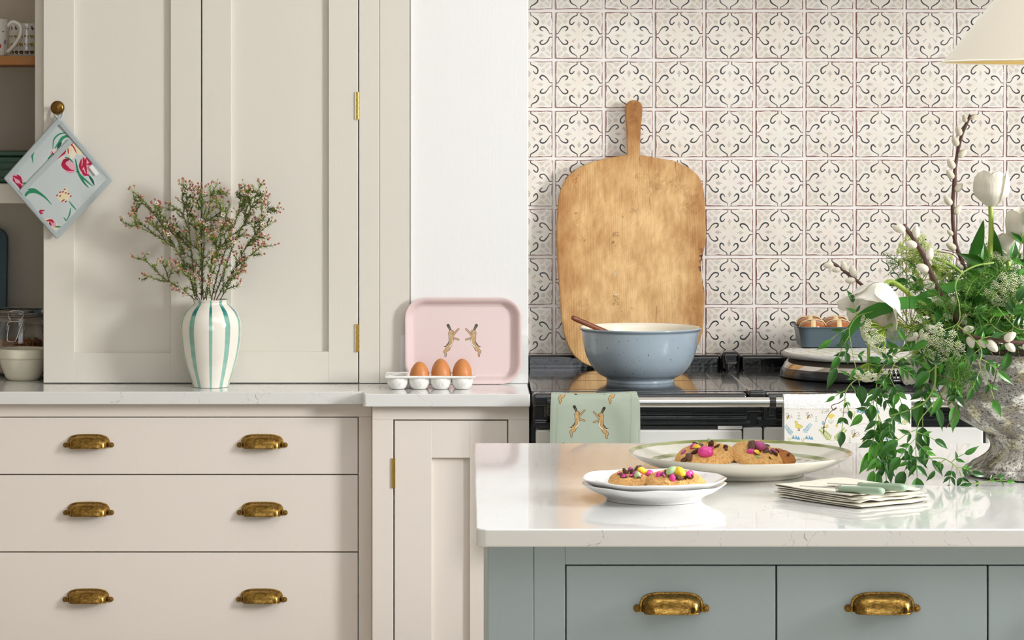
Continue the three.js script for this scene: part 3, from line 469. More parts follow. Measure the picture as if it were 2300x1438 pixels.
{ // white roller towel with a spring print
  const t = thing('roller_towel', 'white hob towel with terry top and spring animal print on the rail', 'towel');
  const z = 0.33, x0 = X(1761, z), x1 = X(2047, z), w = x1 - x0, R = 0.0155;
  const path = (R, back, front) => [[railZ - R - 0.003, back], [railZ - R - 0.001, railY - 0.06], [railZ - R, railY], [railZ - R * 0.7, railY + R * 0.75], [railZ, railY + R], [railZ + R * 0.75, railY + R * 0.72], [railZ + R, railY], [railZ + R + 0.001, railY - 0.05], [railZ + R + 0.003, front]];
  const terry = phys({ color: '#f3f1ee', roughness: 1, sheen: 0.5, bumpMap: field(256, 256, (u, v) => 0.5 + 0.6 * tileNoise(u, v, 90), [4, 4]), bumpScale: 0.001 });
  const off = (u, tt) => { const k = smooth(0.5, 1, tt); return [0.004 * k * (u - 0.1), -0.0012 * Math.sin(u * 9), 0.0025 * k * Math.sin(u * 7)]; };
  part('terry_band', drape([[railZ - R - 0.003, 0.8], [railZ - R, railY], [railZ - R * 0.7, railY + R * 0.75], [railZ, railY + R], [railZ + R * 0.75, railY + R * 0.72], [railZ + R, railY], [railZ + R + 0.001, Y(918, z)]], x0, x1, 0.005, { off: (u, tt) => [0, 0.0009 * N3(u * 60, tt * 9) - 0.0008 * Math.sin(u * 9), 0], nx: 60 }), terry, t);
  const art = tex(1024, 512, (c, W0, H0) => {
    c.fillStyle = '#f1ede6'; c.fillRect(0, 0, W0, H0); const s = W0 / 286, q = (u, v) => [(u - 1761) * s, (v - 914) * s], d = (f, u, v, k, ...a) => f(c, ...q(u, v), k * s, ...a);
    d(sprig, 1793, 940, 15, 0, '#93ab86', 2); d(bee, 1769, 934, 17); d(bee, 1815, 932, 18); d(duck, 1792, 953, 24); d(daffodil, 1866, 937, 26); d(sprig, 1778, 975, 24, -0.65, '#8fb9c6'); d(sprig, 1803, 968, 24, 0.7, '#8fb9c6');
    d(sprig, 1866, 988, 34, -0.75, '#b5bd78', 6); d(sprig, 1872, 988, 34, 0.75, '#b5bd78', 6); d(bluebell, 1932, 928, 30); d(bluebell, 1965, 926, 26); d(bluebell, 1785, 985, 26); d(bluebell, 1815, 985, 26); d(bee, 1918, 976, 22); d(sprig, 1944, 978, 18, 0, '#93ab86', 2); d(duck, 1941, 990, 16); d(sprig, 1832, 945, 12, 0, '#93ab86', 2); d(sprig, 1908, 995, 12, 0, '#93ab86', 2);
    for (const [u, v, k] of [[1848, 947, '#8fb9c6'], [1857, 955, '#dccd74'], [1879, 954, '#dccd74'], [1888, 946, '#8fb9c6'], [2020, 945, '#8fb9c6'], [2012, 980, '#dccd74']]) { c.fillStyle = k; c.beginPath(); c.ellipse(...q(u, v), 2.8 * s, 4.4 * s, 0.1, 0, 7); c.fill(); }
    c.strokeStyle = '#6b5a48'; c.lineWidth = 1.2; const r = rng(9); // sketched lambs and a sitting hare
    for (const [u, v] of [[1852, 920], [1897, 922], [2034, 965], [1990, 955], [2034, 920]]) for (let i = 0; i < 26; i++) { const [a, b] = q(u + (r() - 0.5) * 22, v + (r() - 0.5) * 11); c.beginPath(); c.arc(a, b, 2 + r() * 4, r() * 6, r() * 6 + 3); c.stroke(); }
    c.beginPath(); c.ellipse(...q(1942, 957), 16 * s, 7 * s, 0, 3.1, 6.4); c.stroke(); c.beginPath(); c.ellipse(...q(1956, 952), 5 * s, 5 * s, 0, 0, 7); c.stroke(); c.beginPath(); c.ellipse(...q(1952, 944), 1.6 * s, 5 * s, 0.2, 0, 7); c.stroke();
    d(sprig, 2025, 950, 26, 0.8, '#b5bd78'); d(sprig, 2000, 996, 30, -0.6, '#8fb9c6'); d(sprig, 2040, 948, 12, 0, '#93ab86', 2);
    c.fillStyle = 'rgba(200,170,130,0.25)'; for (let i = 0; i < 30; i++) c.fillRect(r() * W0, r() * 14, 20 + r() * 50, 1.5);
  });
  part('cloth', drape([[railZ + R + 0.0012, Y(917, z)], [railZ + R + 0.002, 0.83], [railZ + R + 0.001, 0.78], [railZ + R + 0.003, 0.66]], x0 + 0.001, x1, 0.003, { off, nx: 30, np: 20, uv: (u, s) => [u, 1 - s / w * 2] }), phys({ map: art, roughness: 0.95, bumpMap: weaveOf(4), bumpScale: 0.0002 }), t);
  part('backing', drape([[railZ - R - 0.003, 0.801], [railZ - R - 0.005, 0.66]], x0 + 0.003, x1, 0.003, { np: 8 }), terry, t);
}
// ---------- padded cover on the lid ----------
{
  const cx = X(1935, -0.165), cz = -0.165;
  const t = thing('hotplate_cover', 'round padded white cover with spring print lying on the chrome hotplate lid', 'pad', [cx, HOB + 0.0465, cz]);
  part('binding', lathe([[0.15, 0.0005], [0.176, 0.0], [0.1815, 0.0015], [0.184, 0.006], [0.1835, 0.0095], [0.18, 0.0125], [0.176, 0.0131]], 96), phys({ color: '#e4e0d9', roughness: 1, bumpMap: weaveOf(12), bumpScale: 0.0006 }), t);
  part('pad', surf(72, 14, (u, v) => { const a = -u * Math.PI * 2, r = 0.177 * v; return [Math.cos(a) * r, 0.013 + 0.0025 * (1 - v * v) + 0.0005 * N3(Math.cos(a) * r * 40, Math.sin(a) * r * 40), Math.sin(a) * r]; }, (u, v) => { const a = -u * Math.PI * 2; return [0.5 + 0.5 * v * Math.cos(a), 0.5 - 0.5 * v * Math.sin(a)]; }),
    phys({ roughness: 1, bumpMap: weaveOf(6), bumpScale: 0.0005, map: tex(1024, 1024, (c, w, h) => { c.fillStyle = '#efece6'; c.fillRect(0, 0, w, h); springPrint(c, w, h, 96, 31); }) }), t);
}
// ---------- loaf tin and hot cross buns ----------
{
  const z0 = -0.222, z1 = -0.352, y0 = HOB + 0.0635, y1 = Y(735, -0.22), xa = X(1803, z0), xb = X(2030, z0), fl = 0.0095;
  const ring = (grow, y) => { const q = [], r = 0.018 + grow; const y0z = -z0, y1z = -z1; for (const [ex, ez, st] of [[xb - 0.018, y0z + 0.018, -Math.PI / 2], [xb - 0.018, y1z - 0.018, 0], [xa + 0.018, y1z - 0.018, Math.PI / 2], [xa + 0.018, y0z + 0.018, Math.PI]]) for (let i = 0; i <= 8; i++) { const an = st + i / 8 * Math.PI / 2; q.push([ex + Math.cos(an) * r, y, -(ez + Math.sin(an) * r)]); } q.push(q[0]); return q; };
  const wall = (a, b) => surf(a.length - 1, 1, (u, v) => (v ? b : a)[Math.round(u * (a.length - 1))]);
  const lev = [[0, y0], [0.0015, y0], [fl * 0.55, (y0 + y1) / 2], [fl, y1 - 0.003], [fl + 0.004, y1 - 0.002], [fl + 0.0045, y1], [fl + 0.002, y1 + 0.0008], [fl - 0.001, y1 - 0.002], [fl * 0.5, (y0 + y1) / 2], [0.0005, y0 + 0.002]];
  const tin = []; for (let i = 1; i < lev.length - 1; i++) tin.push(wall(ring(...lev[i]), ring(...lev[i + 1])));
  tin.push(boxUV(extrude(rrect(xa, xb, -z0, -z1, 0.018), 0.002, 0).rotateX(-Math.PI / 2).translate(0, y0, 0)));
  single('baking_tin', merge(tin), phys({ color: '#485a64', roughness: 0.38, clearcoat: 0.3, side: THREE.DoubleSide, bumpMap: brushBump, bumpScale: 0.0003 }), 'slate blue baking tin of buns standing on the padded hotplate cover', 'baking tin');
  const bunMap = tex(256, 256, (c, w, h) => { c.fillStyle = '#b4662a'; c.fillRect(0, 0, w, h); const r = rng(12); for (let i = 0; i < 700; i++) { c.fillStyle = ['rgba(140,66,22,0.12)', 'rgba(214,136,64,0.12)', 'rgba(90,36,12,0.08)'][Math.floor(r() * 3)]; c.beginPath(); c.ellipse(r() * w, r() * h, 3 + r() * 20, 3 + r() * 14, r() * 3, 0, 7); c.fill(); } });
  const crust = phys({ map: bunMap, roughness: 0.24, clearcoat: 0.7, clearcoatRoughness: 0.15 }), cross = phys({ color: '#e9cf9a', roughness: 0.5 });
  const bunShape = (k) => { const f = (u, v) => { const a = -u * Math.PI * 2, e = v * Math.PI * 0.5, n = 1 + 0.05 * N3(Math.cos(a) * 2 + k, Math.sin(a) * 2, v * 2); return V(Math.cos(a) * Math.sin(e) ** 0.8 * 0.031 * n, Math.cos(e) ** 0.75 * 0.022 * n, Math.sin(a) * Math.sin(e) ** 0.8 * 0.033 * n); }; return f; };
  const where = ['leftmost glazed hot cross bun at the front of the blue tin', 'second glazed bun from the left, in the front of the tin', 'third glazed bun from the left, behind the drooping tulip', 'right-hand glazed bun at the front, mostly behind the foliage'], back = ['back row glazed bun at the left end of the tin', 'back row glazed bun second from the left end', 'back row glazed bun seen beside the white tulip', 'back row glazed bun at the far right end of the tin'];
  for (let row = 0; row < 2; row++) for (let i = 0; i < 4; i++) {
    const b = thing('hot_cross_bun', (row ? back : where)[i], 'bun', [lerp(xa + 0.028, xb - 0.026, i / 3), y1 - 0.008 + (row ? 0.004 : 0), row ? -0.318 : -0.256], 0, 'hot cross buns in the blue tin');
    const f = bunShape(i + row * 5.5), body = surf(28, 10, f), bot = surf(28, 3, (u, v) => { const q = f(1 - u, 1); q.multiplyScalar(1 - v * 0.2); q.y = -v * 0.03; return q; });
    part('crust', merge(body, bot), crust, b);
    const ribbon = (turn) => surf(16, 4, (u, v) => { const a = (u - 0.5) * 2, w = (v - 0.5) * 0.011, e = Math.abs(a) * 0.97, an = turn + (a < 0 ? Math.PI : 0), q = f((((-an / (Math.PI * 2)) % 1) + 1) % 1, e), n = 1.5e-3 * (1 - (2 * v - 1) ** 2) + 0.0004; q.multiplyScalar(1 + n / 0.03); return [q.x - Math.sin(turn) * w, q.y + n * 0.5, q.z + Math.cos(turn) * w]; });
    part('cross', merge(ribbon(0.1), ribbon(Math.PI / 2 + 0.1)), cross, b);
  }
}
// ---------- mixing bowl, spoon and board on the hob ----------
{
  const cz = -0.035, cx = X(1438.5, cz), k = PX(cz), y0 = HOB + 0.0002;
  const outer = [[72, 0], [75, 0.5], [76, 3], [77, 8], [92, 17], [105.5, 30], [115, 44], [124, 67], [128.5, 90], [131, 108], [132, 115], [135.5, 118], [137.6, 121], [137, 123]].map(([r, y]) => [r * k, y * k]), inner = [[135, 123], [131, 118], [128, 108], [124, 88], [118, 62], [106, 40], [88, 24], [60, 16], [0, 14]].map(([r, y]) => [r * k, y * k]);
  const t = thing('mixing_bowl', 'large speckled pale blue mixing bowl with cream inside on the black hob', 'bowl', [cx, y0, cz]);
  const sm = (p, n) => spline(p.map((q) => [q[0], q[1], 0]), n).map((q) => [q[0], q[1]]);
  part('outside', lathe(sm(outer, 60), 96), phys({ roughness: 0.2, clearcoat: 0.5, clearcoatRoughness: 0.12, map: tex(2048, 512, (c, w, h) => { c.fillStyle = '#a3b2bd'; c.fillRect(0, 0, w, h); const r = rng(55); for (let i = 0; i < 620; i++) { const s = r() < 0.16 ? 2.6 : 1.4; c.fillStyle = `rgba(38,42,50,${0.35 + r() * 0.6})`; c.beginPath(); c.ellipse(r() * w, r() * h, s * (0.5 + r() * 0.6), s * (0.7 + r() * 0.7) * 1.2, 0, 0, 7); c.fill(); } }) }), t);
  part('inside', lathe(sm(inner, 40).reverse().map((p) => p).reverse(), 96), phys({ color: '#f1e8d6', roughness: 0.16, clearcoat: 0.6, clearcoatRoughness: 0.08, side: THREE.DoubleSide }), t);
  part('foot', new THREE.CylinderGeometry(72 * k, 72 * k, 0.004, 64).translate(0, 0.002, 0), M.ceramic, t);
  const a = P(1285, 713, 0.03), b = V(cx + 0.02, y0 + 0.068, -0.06), d = b.clone().sub(a);
  single('wooden_spoon', merge(tube([a, a.clone().addScaledVector(d, 0.02), a.clone().addScaledVector(d, 0.5), b], (q) => (q < 0.02 ? 0.0045 : 0.0058 + 0.001 * q), 30, 14), place(new THREE.SphereGeometry(0.026, 24, 12).scale(1.3, 0.35, 0.9), b.x + 0.012, b.y - 0.006, b.z, 0, 0, -0.5)),
    phys({ roughness: 0.4, map: tex(64, 512, (c, w, h) => { c.fillStyle = '#84482a'; c.fillRect(0, 0, w, h); const r = rng(2); for (let i = 0; i < 90; i++) { c.fillStyle = `rgba(${r() < 0.5 ? '60,28,14' : '160,96,60'},0.2)`; c.fillRect(r() * w, 0, 1 + r() * 3, h); } }) }), 'dark wooden spoon leaning out of the pale blue mixing bowl', 'spoon');
}
{ // old chopping board leaning on the tiles
  const zc = -0.42, k = PX(zc), yb = HOB + 0.0005;
  const L = [[410, 330], [300, 349], [200, 380], [130, 425], [95, 475], [77, 530], [69, 600], [64, 720], [68, 850], [78, 1000], [90, 1150], [110, 1240], [142, 1303], [190, 1345], [260, 1368]], R = [[430, 1370], [600, 1366], [690, 1335], [745, 1270], [774, 1190], [782, 1100], [785, 1000], [776, 950], [768, 880], [778, 815], [793, 745], [791, 650], [788, 560], [780, 490], [762, 440], [720, 400], [650, 365], [560, 346], [475, 331]];
  const handle = [[474, 290], [477, 200], [484, 130], [484, 90], [470, 70], [440, 62], [415, 72], [402, 95], [403, 140], [408, 220], [410, 290]];
  const c = (p, n) => spline(p.map((q) => [q[0], q[1], 0]), n), pts = [...c([...L, ...R], 150), ...c(handle, 50)].map(([a, b]) => [(1220 + a / 2.179 - 1415) * k, (828.8 - 200 - b / 2.179) * k]);
  const th = 0.021, g = extrude(shapeOf(pts), th, 0.004, 4, 12), p = g.attributes.position, nr = g.attributes.normal;
  for (let i = 0; i < p.count; i++) p.setZ(i, p.getZ(i) + 0.0012 * fbm(p.getX(i) * 14, p.getY(i) * 14, 3));
  const uv = g.attributes.uv; for (let i = 0; i < p.count; i++) uv.setXY(i, (p.getX(i) + 0.19) / 0.38, p.getY(i) / 0.66);
  const W0 = 1024, H0 = 1792, m = (a, b) => [((a / 2.179 + 1220 - 1415) * k + 0.19) / 0.38 * W0, (1 - (828.8 - 200 - b / 2.179) * k / 0.66) * H0];
  const grain = (u, v) => { const x = u * 0.38, y = v * 0.66, wob = 0.006 * N3(x * 9, y * 4, 8); return Math.sin((x + wob * 2) * 1150 + 6 * N3(x * 26, y * 3, 1)) * smooth(-0.3, 0.4, N3(x * 20, y * 5, 13)); };
  const base = colorField(512, 896, (u, v) => {
    const x = u * 0.38, y = v * 0.66, patch = fbm(x * 16, y * 11, 4.2, 4), g2 = grain(u, v) * 0.5 + 0.5, edgeN = smooth(0.46, 0.28, Math.abs(u - 0.5) + 0.05 * N3(y * 20, u * 6, 6)), n2 = fbm(x * 90, y * 26, 7, 3);
    const worn = clamp(0.52 + patch * 0.5 + n2 * 0.3, 0, 1), topDark = smooth(0.66, 0.8, v + 0.08 * N3(x * 24, y * 6, 3)) * 0.4 + smooth(0.8, 0.85, v) * 0.55, gr = (1 - g2) * (0.2 + 0.5 * smooth(0.35, 0.1, Math.abs(u - 0.18)));
    const k2 = clamp(worn * 0.7 + 0.42 * edgeN - topDark * 0.8 - gr * 0.22, 0, 1);
    return [lerp(166, 236, k2), lerp(116, 196, k2), lerp(66, 140, k2)];
  });
  const art = tex(W0, H0, (c) => {
    const d = base.image.data, im = document.createElement('canvas'); im.width = 512; im.height = 896; const ic = im.getContext('2d'), id = ic.createImageData(512, 896); for (let y = 0; y < 896; y++) for (let x = 0; x < 512 * 4; x++) id.data[y * 2048 + x] = d[(895 - y) * 2048 + x]; ic.putImageData(id, 0, 0); c.drawImage(im, 0, 0, W0, H0);
    const r = rng(77), blot = (a, b, rx, ry, col, n = 26) => { const [x, y] = m(a, b); for (let i = 0; i < n; i++) { c.fillStyle = col; c.beginPath(); c.ellipse(x + (r() - 0.5) * rx * 2, y + (r() - 0.5) * ry * 2, rx * (0.1 + r() * 0.35), ry * (0.08 + r() * 0.3), r() * 3, 0, 7); c.fill(); } };
    for (let i = 0; i < 1700; i++) { const a = 1.1 + (r() - 0.5) * 1.5, l = 15 + r() * 110, x = r() * W0, y = H0 * (0.2 + r() * 0.78); c.strokeStyle = r() < 0.55 ? `rgba(112,64,26,${0.07 + r() * 0.18})` : `rgba(250,224,178,${0.06 + r() * 0.16})`; c.lineWidth = 0.8 + r() * 1.4; c.beginPath(); c.moveTo(x, y); c.lineTo(x + Math.cos(a) * l, y - Math.sin(a) * l); c.stroke(); }
    blot(155, 450, 16, 26, 'rgba(150,78,32,0.2)'); blot(158, 616, 10, 6, 'rgba(70,34,14,0.25)'); blot(145, 700, 40, 70, 'rgba(150,96,44,0.06)'); blot(590, 470, 120, 60, 'rgba(126,72,26,0.07)', 60); blot(720, 560, 50, 90, 'rgba(126,72,26,0.07)', 40); blot(350, 720, 22, 16, 'rgba(70,44,20,0.14)'); blot(338, 765, 14, 16, 'rgba(60,38,18,0.15)'); blot(440, 605, 26, 14, 'rgba(70,40,18,0.12)'); blot(388, 630, 5, 16, 'rgba(60,30,12,0.3)', 10); blot(350, 1040, 18, 30, 'rgba(60,40,22,0.12)'); blot(432, 1082, 8, 10, 'rgba(80,46,20,0.25)', 14); blot(195, 740, 14, 22, 'rgba(140,76,28,0.12)'); blot(180, 1050, 50, 30, 'rgba(128,84,40,0.07)'); blot(730, 1060, 30, 60, 'rgba(140,84,30,0.08)'); blot(470, 440, 30, 24, 'rgba(150,90,40,0.12)'); blot(440, 150, 24, 60, 'rgba(110,60,24,0.09)', 40); blot(440, 85, 30, 18, 'rgba(80,40,14,0.16)', 20);
    blot(784, 860, 22, 56, 'rgba(36,18,10,0.4)', 90); blot(788, 960, 14, 46, 'rgba(50,26,14,0.35)', 50); blot(780, 810, 24, 26, 'rgba(90,50,24,0.2)', 40);
    for (const [a, b, q] of [[358, 912, 22], [352, 1006, 18]]) for (let i = 0; i < 5; i++) { const [x, y] = m(a, b); c.strokeStyle = i % 2 ? 'rgba(110,90,66,0.5)' : 'rgba(236,222,196,0.7)'; c.lineWidth = 2.5; c.beginPath(); c.ellipse(x + (r() - 0.5) * 14, y + (r() - 0.5) * 10, q * (0.6 + r() * 0.5), q * 0.7 * (0.6 + r() * 0.5), 0, r() * 4, r() * 4 + 2.6); c.stroke(); }
    c.strokeStyle = 'rgba(70,36,14,0.8)'; c.lineWidth = 2; for (const [a, b, a2, b2] of [[551, 1070, 547, 1152], [516, 540, 522, 600], [645, 360, 648, 420], [470, 340, 474, 390]]) { c.beginPath(); c.moveTo(...m(a, b)); c.lineTo(...m(a2, b2)); c.stroke(); }
    for (let i = 0; i < 60; i++) { const [x, y] = m(70 + r() * 720, 340 + r() * 900); c.fillStyle = `rgba(60,30,12,${0.2 + r() * 0.5})`; c.beginPath(); c.arc(x, y, 0.8 + r() * 2, 0, 7); c.fill(); }
  });
  const bumps = field(512, 896, (u, v) => 0.5 + 0.18 * grain(u, v) + 0.3 * fbm(u * 6, v * 9, 1, 3));
  const b = single('chopping_board', g, phys({ map: art, roughness: 0.6, bumpMap: bumps, bumpScale: 0.0008, specularIntensity: 0.5 }), 'large old wooden chopping board with a short handle leaning on the tiles', 'chopping board');
  b.position.set(X(1415, zc), yb, -0.395); b.rotation.x = -0.066;
}
// ---------- things on the open shelves ----------
const mugArt = (draw) => phys({ roughness: 0.15, clearcoat: 0.7, clearcoatRoughness: 0.08, map: tex(1024, 512, (c, w, h) => { c.fillStyle = '#efece4'; c.fillRect(0, 0, w, h); draw(c, w, h); }) });
function mug(label, u, v0, v1, rpx, z, mat, turn) {
  const k = PX(z), r = rpx * k, y0 = Y(v1, z), h = Y(v0, z) - y0, t = thing('mug', label, 'mug', [X(u, z), Y(125.5, -0.08) + 0.0003, z], turn, 'mugs on the oak shelf');
  const cg = lathe([[r * 0.86, 0], [r * 0.9, 0.001], [r * 0.93, 0.004], [r * 0.96, h * 0.3], [r, h * 0.97], [r * 0.995, h]], 64); for (let i = 0, p = cg.attributes.position; i < p.count; i++) cg.attributes.uv.setY(i, p.getY(i) / h);
  part('cup', cg, mat, t);
  part('lining', merge(lathe([[r * 0.995, h], [r * 0.95, h - 0.001], [r * 0.92, h * 0.4], [r * 0.86, 0.006], [0, 0.005]], 48)), phys({ color: '#efece4', roughness: 0.15, clearcoat: 0.6, side: THREE.DoubleSide }), t);
  part('handle', tube([[r * 0.94, h * 0.8, 0], [r * 1.25, h * 0.93, 0], [r * 1.7, h * 0.84, 0], [r * 1.74, h * 0.6, 0], [r * 1.4, h * 0.32, 0], [r * 0.94, h * 0.1, 0]], 0.0044, 32, 12), phys({ color: '#efece4', roughness: 0.15, clearcoat: 0.6 }), t);
  return t;
}
mug('white mug with tulip print at the left end of the oak shelf, handle turned right', -20, 42, 125, 38, -0.14, mugArt((c, w, h) => { const r = rng(6); for (let i = 0; i < 14; i++) { const x = (i + 0.5) * w / 14; c.strokeStyle = '#6f8a72'; c.lineWidth = 8; c.beginPath(); c.moveTo(x, h); c.quadraticCurveTo(x + 20, h * 0.8, x + (r() - 0.5) * 40, h * 0.62); c.stroke(); c.fillStyle = i % 2 ? '#c8454a' : '#9a7fa6'; c.beginPath(); c.ellipse(x + 6, h * (0.62 + (i % 2) * 0.12), 20, 34, 0.2, 0, 7); c.fill(); c.fillStyle = '#4b4b48'; c.beginPath(); c.ellipse(x - 26, h * 0.34, 12, 9, 0.6, 0, 7); c.fill(); } }), 0);
mug('white mug printed with rows of farm animals, behind the tulip mug', 60, 50, 125, 41, -0.25, mugArt((c, w, h) => { // rows of hens, cows, sheep and dark sheep
  const rows = [[0.14, '#2c2a26', 1], [0.39, '#b9a63e', 0], [0.63, '#c4b045', 2], [0.86, '#3b2f22', 2]];
  for (const [y, col, kind] of rows) for (let i = 0; i < 20; i++) { const x = (i + 0.5) * w / 20, Y0 = h * y; c.fillStyle = col; if (kind === 1) { c.beginPath(); c.ellipse(x, Y0 + 10, 13, 15, 0.3, 0, 7); c.fill(); c.beginPath(); c.ellipse(x - 8, Y0 - 16, 7, 14, 0.3, 0, 7); c.fill(); c.fillRect(x - 2, Y0 + 20, 4, 22); } else { c.beginPath(); c.ellipse(x, Y0, 18, 16 + kind * 4, 0, 0, 7); c.fill(); c.fillStyle = '#2c2a26'; c.beginPath(); c.ellipse(x - 17, Y0 - 6, 8, 11, 0.4, 0, 7); c.fill(); for (const k of [-9, 9]) c.fillRect(x + k - 2, Y0 + 14, 5, 22); if (kind === 2 && col[1] === '3') { c.fillStyle = '#b59a4a'; c.beginPath(); c.ellipse(x, Y0 + 2, 9, 8, 0, 0, 7); c.fill(); } } }
}), 2.2);
{ // dark green ribbed tin
  const z = -0.2, x0 = -1.25, x1 = X(104, z), y0 = Y(413.5, -0.03) + 0.0004, y1 = Y(338, z);
  const t = thing('storage_tin', 'dark green ribbed storage tin on the cream shelf behind the hanging pot holder', 'tin');
  const g = phys({ color: '#1f4a35', roughness: 0.35, clearcoat: 0.4, clearcoatRoughness: 0.2 });
  part('body', merge(box(x0, x1, y0, y1 - 0.012, z - 0.1, z + 0.09, 0.006), ...[0.012, 0.03, 0.046].map((q) => box(x0 + 0.001, x1 - 0.001, y0 + q, y0 + q + 0.004, z - 0.1, z + 0.0925, 0.0019))), g, t);
  part('lid', box(x0 - 0.002, x1 + 0.002, y1 - 0.012, y1, z - 0.102, z + 0.0935, 0.004), g, t);
}
single('serving_board', boxUV(extrude(rrect(X(-190, -0.3), X(6, -0.3), 0, 0.335, [0.012, 0.012, 0.03, 0.03]), 0.018, 0.003).rotateX(-0.1).translate(0, TOP + 0.0022, -0.36)), phys({ color: '#2d4854', roughness: 0.45, bumpMap: brushBump, bumpScale: 0.0003 }), 'dark blue rounded board leaning in the dresser behind the glass jar', 'board');
{ // clip-top jar of chickpeas
  const z = -0.215, k = PX(z), cx = X(46, z), r = 54 * k, t = thing('glass_jar', 'clip-top glass jar half full of chickpeas in the dark dresser corner', 'jar', [cx, TOP + 0.0004, z]);
  const glass = phys({ color: '#ffffff', roughness: 0.03, transmission: 1, thickness: 0.004, ior: 1.48 });
  const H0 = 0.138, o = spline([[r * 0.9, 0], [r * 0.99, 0.005], [r, 0.02], [r, 0.09], [r * 0.985, 0.105], [r * 0.9, 0.12], [r * 0.9, H0]], 30), i2 = spline([[r * 0.9 - 0.0035, H0], [r * 0.9 - 0.0035, 0.119], [r - 0.005, 0.1], [r - 0.0035, 0.09], [r - 0.0035, 0.02], [r * 0.93, 0.007], [0.0, 0.006]], 30);
  part('jar_body', lathe([[0, 0], ...o.map((p) => [p[0], p[1]]), ...i2.map((p) => [p[0], p[1]])], 64), glass, t);
  part('collar', lathe([[r * 0.9 + 0.0006, 0.126], [r * 0.955, 0.126], [r * 0.96, 0.128], [r * 0.955, 0.1375], [r * 0.9 + 0.0006, 0.138]], 64), glass, t);
  part('lid', lathe([[0, H0 + 0.006], [r * 0.7, H0 + 0.006], [r * 0.72, H0 + 0.0025], [r * 0.93, H0 + 0.0025], [r * 0.94, H0 + 0.006], [r * 0.93, H0 + 0.014], [r * 0.88, H0 + 0.018], [r * 0.5, H0 + 0.0205], [0, H0 + 0.021], ], 64), glass, t);
  part('seal', lathe([[r * 0.9, H0], [r * 0.955, H0], [r * 0.955, H0 + 0.0024], [r * 0.9, H0 + 0.0024]], 48), std({ color: '#8f877a', roughness: 0.8 }), t);
  const wire = (p) => tube(p, 0.0013, 40, 6), f = r * 0.985;
  part('clip', merge(wire([[-0.022, 0.108, f], [-0.021, 0.122, f + 0.003], [-0.014, 0.132, f + 0.004], [-0.019, 0.14, f + 0.002], [-0.0185, 0.15, f - 0.004], [0.014, 0.15, f - 0.004], [0.0145, 0.14, f + 0.002], [0.0095, 0.132, f + 0.004], [0.0165, 0.122, f + 0.003], [0.018, 0.108, f]]), wire([[-0.017, 0.12, f + 0.006], [-0.0205, 0.09, f + 0.01], [-0.019, 0.084, f + 0.0105], [-0.003, 0.083, f + 0.0105], [0.0, 0.088, f + 0.01], [0.012, 0.122, f + 0.006]]), wire([[-0.019, 0.128, f + 0.005], [0.014, 0.128, f + 0.005]])), M.steel, t);
  const q = rng(21), peas = [], pg = new THREE.SphereGeometry(0.0043, 10, 8); for (let n = 0; n < 520; n++) { const a = q() * 6.28, rr = Math.sqrt(q()) * (r - 0.009), y = 0.011 + q() * (0.07 + 0.005 * Math.sin(a * 2)); peas.push(pg.clone().scale(1, 0.9 + q() * 0.2, 1).translate(Math.cos(a) * rr, y, Math.sin(a) * rr)); }
  for (let n = 0; n < 170; n++) { const a = n / 170 * Math.PI, rr = r - 0.0085, lv = n % 9; peas.push(pg.clone().translate(Math.cos(a) * rr, 0.012 + lv * 0.0082 + (n % 2) * 0.002, Math.sin(a) * rr)); }
  part('chickpeas', merge(peas), std({ color: '#a8703f', roughness: 0.7 }), t, 'stuff');
}
{ // cream pudding bowl
  const z = -0.095, k = PX(z), t = thing('pudding_bowl', 'small cream stoneware bowl in front of the glass jar on the worktop', 'bowl', [X(52, z), TOP + 0.0004, z]);
  const p = [[30, 0], [33, 0.5], [40, 8], [50, 32], [54, 47], [54.3, 49], [57.3, 50], [57.8, 53], [58, 68], [57, 70.5], [55, 71], [53.5, 69], [51, 45], [44, 18], [30, 6], [0, 4]].map(([a, b]) => [a * k, b * k]);
  part('body', lathe(p, 72), phys({ color: '#e6dfc9', roughness: 0.3, clearcoat: 0.4, clearcoatRoughness: 0.15, side: THREE.DoubleSide }), t);
}
